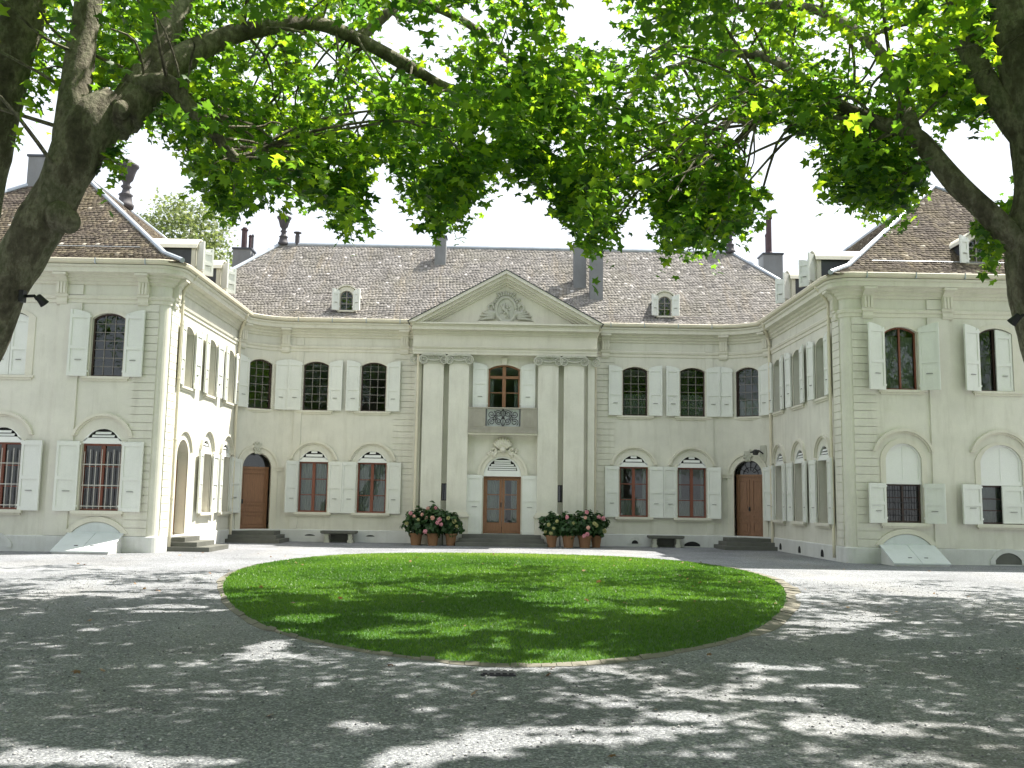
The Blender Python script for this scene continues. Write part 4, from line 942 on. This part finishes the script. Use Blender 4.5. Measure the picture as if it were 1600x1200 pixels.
def hydrangea(x, y, rb, hb, pot_r, label, flowers, pot=True):
    e = empty('potted_hydrangea', (x, y, 0), label, 'potted plant', 'hydrangea pots beside the central steps')
    ph = .42
    mb = MB(); mb.lathe((0, 0, 0), [(pot_r * .72, 0), (pot_r * .95, ph * .82), (pot_r * 1.06, ph * .83), (pot_r * 1.06, ph), (pot_r * .93, ph), (pot_r * .9, ph - .04)], 18); obj('pot', mb, 'terracotta', e, smooth=False)
    mb = MB(); mb.lathe((0, 0, ph - .06), [(pot_r * .9, 0), (pot_r * .88, .03)], 14); obj('soil', mb, 'soil', e)
    n = 520; d = rng.normal(0, 1, (n, 3)); d /= np.linalg.norm(d, axis=1, keepdims=True); rr = rng.uniform(.45, 1.0, n) ** .6
    C = d * rr[:, None] * np.array((rb * .94, rb * .85, hb / 2)) * (1.04 + .30 * np.sin(d[:, :1] * 5 + x * 3) * np.cos(d[:, 2:3] * 4 + y)) + np.array((0, 0, ph + hb * .40))
    C[:, 2] = np.maximum(C[:, 2], .20 + .2 * rng.random(n)); Nn = d + np.array((0, 0, .7)) + rng.normal(0, .35, (n, 3))
    v, f, t = leaves_mesh(C, Nn, rng.uniform(.11, .21, n), np.clip(rng.normal(.45, .28, n), 0, 1), 1.05); npobj('foliage', v, f, 'bushleaf', e, t)
    sm = MB()
    for k in range(9): a = rng.uniform(0, 6.28); q = rng.uniform(.4, .85); sm.tube([(0.05 * math.cos(a), .05 * math.sin(a), ph - .03), (rb * .4 * q * math.cos(a), rb * .4 * q * math.sin(a), ph + hb * .35), (rb * q * math.cos(a), rb * q * math.sin(a), ph + hb * .6)], .010, 5)
    obj('stem', sm, 'bushleaf', e)
    for fx, fz, mt in flowers:
        mb = MB(); c = Vector((fx * rb, -math.sqrt(max(.08, 1.05 - fx * fx * .8 - (fz - .4) ** 2)) * rb * .92, ph + hb * fz)); r = random.uniform(.055, .085)
        for k in range(26):
            q = Vector(rng.normal(0, 1, 3)).normalized(); mb.ball(c + q * r * .72, r * .34, 5)
        obj('flower_head', mb, mt, e)
P_, Y_, S_ = 'flower', 'flower2', 'flower3'
hydrangea(-3.02, -1.45, .50, .95, .23, 'potted hydrangea with salmon flower heads, outermost of the pots below the cream downpipe', [(-.1, .62, S_), (.45, .68, S_), (.75, .55, S_), (.2, .5, Y_), (-.6, .35, Y_), (-.35, .72, P_)])
hydrangea(-2.42, -1.62, .48, .90, .21, 'potted hydrangea with two hot pink heads, second pot from the cream downpipe', [(.35, .42, P_), (.62, .36, P_), (-.5, .08, P_), (.0, .60, S_), (.5, .55, P_)])
hydrangea(-2.45, -1.05, .46, 1.10, .20, 'taller dark hydrangea standing behind the pots on the cream downpipe side', [(.2, .8, P_), (-.4, .78, S_)])
hydrangea(-1.80, -1.50, .42, .86, .20, 'mostly green potted hydrangea beside the steps on the cream downpipe side', [(.3, .5, Y_), (-.2, .62, Y_), (.5, .3, Y_)])
hydrangea(1.72, -1.66, .44, .82, .20, 'potted hydrangea with faded yellow green heads beside the steps, far from the cream downpipe', [(-.3, .45, Y_), (.1, .3, Y_), (-.55, .15, Y_), (.35, .6, Y_), (-.1, .1, Y_)])
hydrangea(2.30, -1.70, .46, .88, .22, 'low leafy potted hydrangea between the yellow green one and the pink flowered one', [(-.2, .72, P_), (.3, .5, Y_)])
hydrangea(2.88, -1.58, .50, 1.02, .24, 'potted hydrangea with magenta heads high and low, under the corner away from the cream downpipe', [(.05, .80, P_), (-.05, .62, S_), (.1, .06, P_), (-.12, .0, P_), (.6, .42, Y_), (.75, .36, Y_), (.15, .28, S_)])
hydrangea(3.32, -1.22, .42, .86, .19, 'smaller green hydrangea at the wall end behind the magenta flowered pot', [(.1, .75, P_), (.5, .7, P_), (.6, .2, Y_)])

# ------------------------------------------------------------------ plane trees
def bark_tube(mb, P, R_, n=14, sub=6, lump=.12):
    C = catmull(P, sub); r = catmull([(q, 0, 0) for q in R_], sub)[:, 0]; o = len(mb.v); mb.tube([tuple(c) for c in C], list(r), n)
    for i in range(len(C)):
        for k in range(n):
            v = Vector(mb.v[o + i * n + k]); c = Vector(C[i]); q = lump * (math.sin(v.x * 5.1 + v.z * 3.3) * math.cos(v.y * 6.1 - v.z * 2.1) + .5 * math.sin(v.z * 9 + k * 2.4)) * .6
            mb.v[o + i * n + k] = tuple(c + (v - c) * (1 + q))
    return C, r
A3 = lambda px, py, d: tuple(at(px, py, d))
# five-lobed leaf
_t = [rad(a) for a in (-118, -62, 0, 62, 118)]; _n = [rad(a) for a in (-165, -88, -32, 32, 88, 165)]
_tl = [.60, .92, 1.0, .92, .60]; _nl = [.22, .50, .52, .52, .50, .22]
LV = [(0, 0, 0)] + [(math.sin(a) * l, math.cos(a) * l, -.10 * l) for a, l in zip(_n, _nl)] + [(math.sin(a) * l, math.cos(a) * l, -.22 * l * l) for a, l in zip(_t, _tl)]
LV = np.array(LV); LF = np.array([(0, 1 + k, 7 + k, 2 + k) for k in range(5)])
def plane_leaves(C, N, size, tone):
    n = len(C); N = N / np.linalg.norm(N, axis=1, keepdims=True); r = rng.normal(0, 1, (n, 3)) + np.array((0, 0, -.9)); T = r - N * (r * N).sum(1, keepdims=True); T /= np.linalg.norm(T, axis=1, keepdims=True); B = np.cross(N, T)
    V = C[:, None] + size[:, None, None] * (LV[None, :, 0:1] * B[:, None] + LV[None, :, 1:2] * T[:, None] + LV[None, :, 2:3] * N[:, None])
    F_ = (LF[None] + (np.arange(n) * 12)[:, None, None]).reshape(-1, 4); return V.reshape(-1, 3), F_, np.repeat(tone, 5)
# lower edge of the crowns as it hangs over the court (photo column, row)
LOW = np.array([(-200, 300), (0, 255), (45, 250), (75, 290), (150, 275), (185, 330), (200, 230), (225, 200), (260, 225), (290, 300), (330, 335), (372, 360), (385, 330), (430, 300), (470, 315), (500, 335), (535, 375), (555, 372), (585, 335), (600, 262), (640, 325), (670, 350), (690, 388), (708, 390), (722, 345), (760, 300), (800, 290), (850, 300), (880, 345), (905, 372), (925, 425), (940, 440), (955, 390), (985, 290), (1005, 320), (1035, 395), (1060, 400), (1100, 422), (1125, 395), (1160, 375), (1190, 350), (1200, 270), (1225, 215), (1245, 225), (1265, 250), (1285, 330), (1300, 325), (1330, 315), (1355, 352), (1385, 358), (1425, 330), (1450, 300), (1470, 235), (1500, 200), (1515, 215), (1530, 420), (1560, 432), (1600, 340), (1800, 330)], float)
HOLES = [(640, 60, 10, 14), (500, 90, 9, 10), (455, 150, 9, 12), (400, 120, 8, 10), (330, 110, 9, 10), (520, 260, 8, 12), (760, 210, 10, 12), (815, 90, 9, 12), (990, 150, 10, 12), (1060, 110, 9, 10), (1110, 180, 10, 10), (1290, 60, 10, 12), (1350, 110, 9, 12), (1215, 120, 9, 10), (1400, 60, 12, 12), (700, 60, 10, 10), (430, 215, 8, 12), (960, 200, 9, 12), (925, 30, 45, 38), (605, 75, 20, 45), (560, 185, 18, 22), (1500, 250, 45, 45), (1555, 260, 30, 70), (1235, 240, 30, 30), (585, 290, 14, 40), (1195, 255, 28, 40), (1010, 245, 14, 22), (215, 250, 26, 60), (270, 285, 24, 40), (870, 235, 10, 14), (740, 30, 12, 14), (1150, 205, 12, 12), (80, 190, 16, 40), (690, 120, 14, 16), (1440, 205, 14, 16)]
_G = rng.random((96, 96))
def vnoise(g, s):
    q = g / s + 40.3; i = np.floor(q).astype(int); f = q - i; f = f * f * (3 - 2 * f); a = lambda dx, dy: _G[(i[:, 0] + dx) % 96, (i[:, 1] + dy) % 96]
    return (a(0, 0) * (1 - f[:, 0]) + a(1, 0) * f[:, 0]) * (1 - f[:, 1]) + (a(0, 1) * (1 - f[:, 0]) + a(1, 1) * f[:, 0]) * f[:, 1]
def sky_ok(C, R_):
    px, py, dp = proj(C); rp = R_ * FPX / np.maximum(dp, 1)
    q3 = np.atleast_2d(C); rag = (vnoise(q3[:, [0, 2]] + q3[:, [1]] * .7, .22) - .50) * 60 + (vnoise(q3[:, [0, 1]], .75) - .48) * 60 + (vnoise(q3[:, [0, 2]] * 1.1 + q3[:, [1]] * .4, .12) - .55) * 34
    px = px + (vnoise(q3[:, [2, 1]] + q3[:, [0]] * .3, .26) - .5) * 46 + (vnoise(q3[:, [2, 0]] - q3[:, [1]] * .5, .12) - .5) * 26
    low = np.minimum(np.interp(px, LOW[:, 0], LOW[:, 1]), np.minimum(np.interp(px - rp * .55, LOW[:, 0], LOW[:, 1]), np.interp(px + rp * .55, LOW[:, 0], LOW[:, 1])))
    ok = py + rp * .72 < low + rag
    hn = .35 + 1.5 * vnoise(q3[:, [0, 2]] * 1.0 + q3[:, [1]] * .3, .30)
    for hx, hy, a, b in HOLES: ok &= ((px - hx) / (a + rp * .6)) ** 2 + ((py - hy) / (b + rp * .6)) ** 2 > hn
    return (ok & ((dp > 9.5) | (px < -250) | (px > 1850) | (py < -80))) | (dp < 1)
def shade_ok(P):
    # leaves dropped in invented lanes along the sun's rays to set the court's dapple
    g = P[:, :2] - np.array((SUN.x, SUN.y)) / SUN.z * P[:, 2:3]
    h = g * np.array((.62, 1.0)); n = .36 * vnoise(h, 1.9) + .33 * vnoise(h, .70) + .31 * vnoise(h, .30)
    lim = .560 - .028 * (g[:, 0] < 0) + .02 * (g[:, 0] > 5) + .035 * (g[:, 1] < -26) + .06 * (g[:, 1] < -27.5) + .08 * (g[:, 1] < -28.6)
    return (n + rng.normal(0, .030, len(P)) < lim) & (g[:, 1] < -12.7 + (vnoise(g, 1.7) - .5) * 1.6 - .5 * (np.abs(g[:, 0]) > 5))
def noise3(P, s, k):
    q = P * s + k; return (np.sin(q[:, 0] * 1.3 + 1.7 * np.sin(q[:, 1])) + np.sin(q[:, 1] * 1.1 + 1.9 * np.sin(q[:, 2] + k)) + np.sin(q[:, 2] * 1.7 + 1.3 * np.sin(q[:, 0] * .8))) / 3
LIMB = {}
def clear_ok(P, key):
    px, py, dp = proj(P); ok = np.ones(len(P), bool)
    for c, rr in LIMB.get(key, []):
        qx, qy, qd = proj(c); w_ = rr * FPX / qd + 1
        ok &= ~(((px - qx) ** 2 + (py - qy) ** 2 < w_ * w_) & (dp < qd))
    return ok
def crown_clumps(xr, yr, zr, cx, cy, rx, ry, n, rad_, thr):
    out = np.empty((0, 3)); tries = 0
    while len(out) < n and tries < 60:
        P = np.stack([rng.uniform(*xr, 4000), rng.uniform(*yr, 4000), rng.uniform(*zr, 4000)], 1); tries += 1
        e = ((P[:, 0] - cx) / rx) ** 2 + ((P[:, 1] - cy) / ry) ** 2
        k = (e < 1) & (P[:, 2] < zr[0] + (zr[1] - zr[0]) * np.sqrt(np.clip(1 - e, 0, 1)) * 1.05 + .5)
        k &= noise3(P, .5, 3.1) > thr
        k &= sky_ok(P, rad_); out = np.vstack([out, P[k][:200]])
    return out[:n]
def fringe(x0, x1, n, d0, d1, up, R_=.06):
    px = rng.uniform(x0, x1, n); dp = rng.uniform(d0, d1, n); low = np.interp(px, LOW[:, 0], LOW[:, 1]); py = low - rng.uniform(0, 1, n) ** 1.6 * up - 8
    C = np.array([at(a, b, d) for a, b, d in zip(px, py, dp)]); return C[sky_ok(C, R_)]
def lobes(L_, d0, d1):
    C = []
    for px, n, wd, up in L_:
        for _ in range(n):
            x = rng.normal(px, wd); y = float(np.interp(x, LOW[:, 0], LOW[:, 1])) - rng.uniform(0, 1) ** 1.3 * up - 6; C.append(at(x, y, rng.uniform(d0, d1)))
    C = np.array(C); return C[sky_ok(C, .03)]
def foliage(clumps, per, r, parent, org, mat='leaf', size=(.078, .135), extra=None):
    Ls, Ts = [], []
    for cl, pe, rr in [(clumps, per, r)] + ([extra] if extra else []):
        n = len(cl); sub = 11 if pe > 90 else 6; per_s = max(1, pe // sub)
        S = cl[:, None] + rng.normal(0, 1, (n, sub, 3)) * np.array((rr * .60, rr * .60, rr * .48)); S = S.reshape(-1, 3)
        L = S[:, None] + rng.normal(0, 1, (len(S), per_s, 3)) * np.array((.14, .14, .16)); L = L.reshape(-1, 3)
        ok = sky_ok(L, .10) & shade_ok(L); ok &= (noise3(L, 3.1, 5.7) + .5 * noise3(L, 6.3, 1.9)) < .24; ok[ok] = clear_ok(L[ok], 0); Ls.append(L[ok]); ctone = np.repeat(np.repeat(rng.normal(0, .20, n), sub), per_s)[ok]; Ts.append(ctone)
    L = np.vstack(Ls); m = len(L); N = rng.normal(0, .55, (m, 3)) + np.array((.15, .0, .85))
    t = np.clip(.45 + np.concatenate(Ts) + rng.normal(0, .22, m), 0, 1)
    v, f, t = plane_leaves(L, N, rng.uniform(*size, m), t); return npobj('crown', v - np.array(org), f, mat, parent, t)
def twigs(clumps, skel, parent, org, r0=.026):
    mb = MB(); sk = np.array([s for s, r in skel]); use = np.zeros(len(sk))
    for c in clumps:
        d = np.linalg.norm(sk - c, axis=1); i_ = int(np.argmin(d + np.abs(sk[:, 2] - c[2] + .5) * .2 + use)); use[max(0, i_ - 1):i_ + 2] += .5; p = sk[i_]; l = np.linalg.norm(c - p)
        if l > 3.2 or l < .2: continue
        q = [p, p + (c - p) * .35 + np.array((0, 0, .10 * l)) + rng.normal(0, .06 * l, 3), p + (c - p) * .7 + np.array((0, 0, .08 * l)) + rng.normal(0, .05 * l, 3), c]
        if not sky_ok(np.array(q), .02).all(): continue
        mb.tube([tuple(x) for x in catmull(q, 4)], list(np.linspace(r0 * min(1.4, .5 + l * .25), .007, 13)), 5, False)
    tag(obj('twigs', mb, 'bark', parent, origin=org), kind='stuff')
def limb(parent, org, P, R_, skel, name='limb', n=12, lump=.12):
    mb = MB(); C, r = bark_tube(mb, P, R_, n, lump=lump); o = obj(name, mb, 'bark', parent, smooth=True, origin=org); skel += [(np.array(c), q) for c, q in zip(C, r)]; return o
# left tree
DL = 13.0
lb = A3(-300, 985, DL); lb = (lb[0], lb[1], 0)
T1 = empty('plane_tree', lb, 'large forked plane tree with a thick mottled trunk leaning over the court', 'tree', 'plane trees over the court')
sk = []
limb(T1, lb, [lb, A3(-160, 740, DL), A3(-45, 560, DL), A3(6, 450, DL), A3(33, 405, DL), A3(60, 355, DL), A3(88, 305, DL), A3(126, 230, DL), A3(150, 190, DL + .1), A3(185, 160, DL + .2)], [.56, .38, .33, .31, .31, .32, .31, .34, .37, .26], sk, 'trunk', 18, .10)
limb(T1, lb, [A3(112, 270, DL), A3(114, 190, DL), A3(124, 100, DL + .1), A3(138, 0, DL + .2), A3(150, -110, DL + .3), A3(150, -240, DL + .5)], [.24, .24, .20, .19, .16, .10], sk)
limb(T1, lb, [A3(175, 200, DL + .1), A3(225, 120, DL + .4), A3(262, 50, DL + .8), A3(292, -10, DL + 1.2), A3(340, -120, DL + 2), A3(430, -240, DL + 3)], [.26, .21, .17, .15, .13, .08], sk)
limb(T1, lb, [A3(190, 185, DL + .1), A3(255, 115, DL + .5), A3(340, 62, DL + 1.1), A3(420, 42, DL + 1.6), A3(490, 36, DL + 2.2), A3(560, 62, DL + 2.7), A3(640, 105, DL + 3.2), A3(700, 138, DL + 3.7), A3(780, 150, DL + 4.2), A3(850, 140, DL + 4.8)], [.28, .22, .165, .14, .12, .115, .11, .095, .07, .03], sk)
limb(T1, lb, [A3(215, 135, DL + .2), A3(262, 130, DL + .1), A3(290, 160, DL), A3(320, 192, DL - .1), A3(345, 220, DL - .1), A3(366, 246, DL), A3(385, 240, DL + .1)], [.17, .13, .11, .085, .075, .07, .02], sk)
limb(T1, lb, [A3(560, 62, DL + 2.7), A3(620, 10, DL + 3.4), A3(700, -30, DL + 4.5), A3(800, -60, DL + 6)], [.10, .085, .07, .03], sk)
limb(T1, lb, [A3(640, 0, DL + 3), A3(700, 20, DL + 4), A3(760, 60, DL + 5), A3(820, 130, DL + 6), A3(840, 200, DL + 6.5)], [.09, .08, .07, .05, .02], sk)
limb(T1, lb, [A3(292, -10, DL + 1.2), A3(380, -60, DL + 3), A3(520, -40, DL + 6), A3(640, 40, DL + 8)], [.15, .12, .09, .03], sk)
for px, py, r in ((92, 338, .20), (108, 346, .15), (36, 398, .13), (190, 172, .12)): p = A3(px, py, DL - .12); bb = MB(); bb.ball(p, r, 12, (1, 1, 1.15)); obj('burl', bb, 'bark', T1, smooth=True, origin=lb)
# right tree
DR = 12.6
rb = A3(1770, 985, DR); rb = (rb[0], rb[1], 0)
T2 = empty('plane_tree', rb, 'plane tree with an upright trunk and one long low arching limb', 'tree', 'plane trees over the court')
sk2 = []
limb(T2, rb, [rb, A3(1700, 760, DR), A3(1662, 600, DR), A3(1636, 480, DR), A3(1620, 395, DR), A3(1622, 300, DR), A3(1612, 200, DR), A3(1592, 90, DR), A3(1578, 0, DR + .1), A3(1570, -150, DR + .3), A3(1550, -320, DR + .6)], [.62, .47, .41, .42, .40, .31, .29, .28, .27, .2, .1], sk2, 'trunk', 18, .08)
limb(T2, rb, [A3(1612, 400, DR), A3(1575, 365, DR - .05), A3(1535, 325, DR), A3(1495, 288, DR + .1), A3(1455, 240, DR + .3), A3(1425, 210, DR + .5), A3(1375, 192, DR + .9), A3(1330, 172, DR + 1.3), A3(1282, 152, DR + 1.7), A3(1235, 156, DR + 2.1), A3(1190, 182, DR + 2.5), A3(1150, 222, DR + 2.9), A3(1115, 248, DR + 3.2), A3(1075, 262, DR + 3.5)], [.24, .175, .155, .15, .14, .12, .095, .09, .085, .075, .065, .05, .035, .02], sk2)
limb(T2, rb, [A3(1608, 215, DR), A3(1565, 165, DR + .1), A3(1535, 120, DR + .3), A3(1508, 60, DR + .6), A3(1492, -10, DR + 1), A3(1450, -110, DR + 1.8), A3(1380, -220, DR + 3)], [.24, .19, .17, .15, .14, .11, .05], sk2)
limb(T2, rb, [A3(1425, 210, DR + .5), A3(1400, 120, DR + 1.4), A3(1340, 50, DR + 2.6), A3(1250, 10, DR + 4), A3(1130, 20, DR + 5.5), A3(1020, 80, DR + 7)], [.13, .10, .09, .08, .06, .02], sk2)
limb(T2, rb, [A3(1282, 152, DR + 1.7), A3(1200, 90, DR + 3), A3(1100, 90, DR + 4.5), A3(1000, 140, DR + 6), A3(940, 240, DR + 7)], [.09, .08, .07, .05, .02], sk2)
limb(T2, rb, [A3(1450, -110, DR + 1.8), A3(1300, -120, DR + 5), A3(1150, -60, DR + 8), A3(1000, 0, DR + 10)], [.12, .1, .07, .03], sk2)
limb(T2, rb, [A3(1578, 0, DR + .1), A3(1700, -150, DR + 2), A3(1800, -200, DR + 5), A3(1850, -180, DR + 8)], [.18, .14, .1, .04], sk2)
# a third trunk entering at the upper corner beside the leaning one
tb = A3(-330, 960, 14.5); tb = (tb[0], tb[1], 0)
T3 = empty('plane_tree', tb, 'second plane tree whose dark limb enters at the upper corner beside the leaning trunk', 'tree', 'plane trees over the court')
sk3 = []
limb(T3, tb, [tb, A3(-180, 700, 14.5), A3(-75, 430, 14.3), A3(-25, 240, 14.0), A3(10, 110, 13.9), A3(40, 0, 13.8), A3(60, -120, 13.8), A3(70, -300, 14)], [.60, .46, .42, .37, .33, .32, .26, .12], sk3, 'trunk', 16, .08)
LIMB[0] = [q for q in sk + sk2 + sk3 if q[1] > (.10 if q[0][0] < 2 else .15) and proj(np.array([q[0]]))[1][0] > -60]
cl1 = crown_clumps((-16, 2.0), (-38, -9.8), (4.0, 13.0), -5.5, -22.0, 11, 14.5, 1150, .5, -.5)
fr1 = np.vstack([fringe(190, 860, 560, 12.5, 18, 200), fringe(150, 197, 40, 12.4, 13.6, 110), lobes([(700, 34, 14, 110), (545, 34, 16, 120), (372, 18, 9, 70), (328, 16, 12, 60), (485, 16, 14, 60), (760, 16, 16, 60)], 13, 16)])
near1 = crown_clumps((-9, 2), (-36, -25.5), (6.2, 12.5), -3, -30, 8, 8, 190, .5, -.8)
cl1 = np.vstack([cl1, near1])
foliage(cl1, 121, .80, T1, lb, extra=(fr1, 42, .46)); twigs(np.vstack([cl1[::4], fr1[::5]]), sk, T1, lb)
cl2b = crown_clumps((13, 23), (-28, -12.5), (2.8, 13), 17.5, -20, 6.5, 8.5, 260, .5, -.6)  # unseen crown clumps added at the side to block sky from the right wing
near2 = crown_clumps((1, 12), (-36, -25.5), (6.2, 12.5), 5, -30, 9, 8, 220, .5, -.8)
cl2 = crown_clumps((.0, 20), (-38, -9.4), (4.0, 13.0), 8.0, -21.5, 12, 14.5, 1350, .5, -.5)
fr2 = np.vstack([fringe(840, 1230, 420, 12.5, 17, 230), fringe(840, 1500, 430, 12.5, 18, 170), lobes([(932, 46, 13, 130), (900, 24, 12, 90), (1045, 42, 16, 130), (1102, 46, 15, 140), (1150, 30, 13, 110), (1358, 30, 18, 90), (1290, 26, 12, 80), (1395, 20, 14, 70)], 13, 16), fringe(1508, 1572, 110, 12.7, 13.6, 120)])
foliage(np.vstack([cl2, cl2b, near2]), 121, .80, T2, rb, extra=(fr2, 42, .46)); twigs(np.vstack([cl2[::4], fr2[::5]]), sk2, T2, rb)
cl3 = crown_clumps((-17, -5.5), (-30, -13.0), (5.5, 13.5), -10.5, -21.5, 6, 9, 240, .5, -.5)
foliage(cl3, 116, .80, T3, tb); twigs(cl3[::4], sk3, T3, tb)

# spotlights strapped to the trunks
def spot(p, label, sg):
    e = empty('spotlight', p, label, 'spotlight', 'spotlights on the plane tree trunks')
    mb = MB(); mb.tube([(-sg * .22, .08, .06), (-sg * .04, 0, .05), (0, 0, .0)], .022, 8); mb.box(FR((-sg * .2, 0, 0), (1, 0, 0), (0, -1, 0)), -.03, .03, -.04, .12, -.05, .05); obj('bracket', mb, 'iron', e)
    mb = MB(); q = Vector((sg * .55, .55, -.75)).normalized(); c = Vector((sg * .03, 0, .02))
    mb.tube([tuple(c - q * .045), tuple(c - q * .03), tuple(c + q * .05), tuple(c + q * .105), tuple(c + q * .11)], [.030, .045, .055, .066, .058], 14); obj('lamp_head', mb, 'iron', e)
spot(A3(58, 468, DL - .1), 'small black spotlight on the leaning trunk of the forked tree', 1)
spot(A3(1593, 498, DR - .35), 'small black spotlight on the upright trunk near the half shut window', -1)

# a tree far behind the house, seen over the wing roof
fb = (-22.3, 30.0, 0); T4 = empty('garden_tree', fb, 'pale olive green tree standing behind the house, seen over the dormers', 'tree')
mb = MB(); bark_tube(mb, [fb, (fb[0] + .2, fb[1], 4), (fb[0], fb[1], 9), (fb[0] + .4, fb[1], 20)], [.5, .4, .3, .1], 10); obj('trunk', mb, 'bark', T4, smooth=True, origin=fb)
n = 190; u = rng.normal(0, 1, (n, 3)); u /= np.linalg.norm(u, axis=1, keepdims=True); cc = u * (rng.uniform(.35, 1, n) ** .5)[:, None] * np.array((3.7, 3.6, 4.6)) + np.array((fb[0], fb[1], 17.6))
S = (cc[:, None] + rng.normal(0, .42, (n, 40, 3))).reshape(-1, 3); m = len(S)
v, f, t = plane_leaves(S, rng.normal(0, .6, (m, 3)) + np.array((.2, -.3, .7)), rng.uniform(.13, .24, m), np.clip(rng.normal(.5, .28, m), 0, 1)); npobj('crown', v - np.array(fb), f, 'farleaf', T4, t)

# ------------------------------------------------------------------ small things on the ground
n = 170; C = np.stack([rng.uniform(-11, 11, n), -31 + 24 * rng.uniform(0, 1, n) ** .9, np.full(n, .02)], 1); q = inside(C[:, :2]); C[:, 2] = np.where(q < 1, lawn_h(np.minimum(q, 1)) + .06, .02)
v, f, t = plane_leaves(C, rng.normal(0, .35, (n, 3)) + np.array((0, 0, 1)), rng.uniform(.025, .07, n), rng.uniform(0, .8, n)); tag(npobj('fallen_leaves', v, f, 'dryleaf', None, t), kind='stuff')
n = 15000; P = np.stack([rng.uniform(-9, 9, n), -31 + 16 * rng.uniform(0, 1, n) ** 1.3], 1); P = P[inside(P) > 1.03]; n = len(P)
OC = np.array([(1, 0, 0), (0, 1, 0), (-1, 0, 0), (0, -1, 0), (0, 0, .7), (0, 0, -.5)]); OF = np.array([(0, 1, 4), (1, 2, 4), (2, 3, 4), (3, 0, 4), (1, 0, 5), (2, 1, 5), (3, 2, 5), (0, 3, 5)])
sz = rng.uniform(.006, .017, n); an = rng.uniform(0, 6.28, n); c_, s_ = np.cos(an), np.sin(an); V = OC[None] * rng.uniform(.6, 1.2, (n, 6, 1))
V = np.stack([V[..., 0] * c_[:, None] - V[..., 1] * s_[:, None], V[..., 0] * s_[:, None] + V[..., 1] * c_[:, None], V[..., 2]], -1) * sz[:, None, None] + np.stack([P[:, 0], P[:, 1], sz * .35], 1)[:, None]
M['pebble'] = m_leaf('pebble', (.09, .09, .10), (.52, .51, .49), (1, 1, 1), 0)
tag(npobj('loose_gravel', V.reshape(-1, 3), (OF[None] + (np.arange(n) * 6)[:, None, None]).reshape(-1, 3), 'pebble', None, np.repeat(rng.uniform(0, 1, n), 8), k=3), kind='stuff')
mb = MB(); G = FR((-.12, -26.45, 0), (1, 0, 0), (0, -1, 0)); mb.box(G, -.16, .16, .004, .018, -.09, .09)
for k in range(5): mb.box(G, -.14 + .06 * k, -.10 + .06 * k, .018, .03, -.08, .08)
tag(obj('drain_grate', mb, 'iron'), 'small iron drain grate in the gravel at the near edge of the lawn', 'drain')
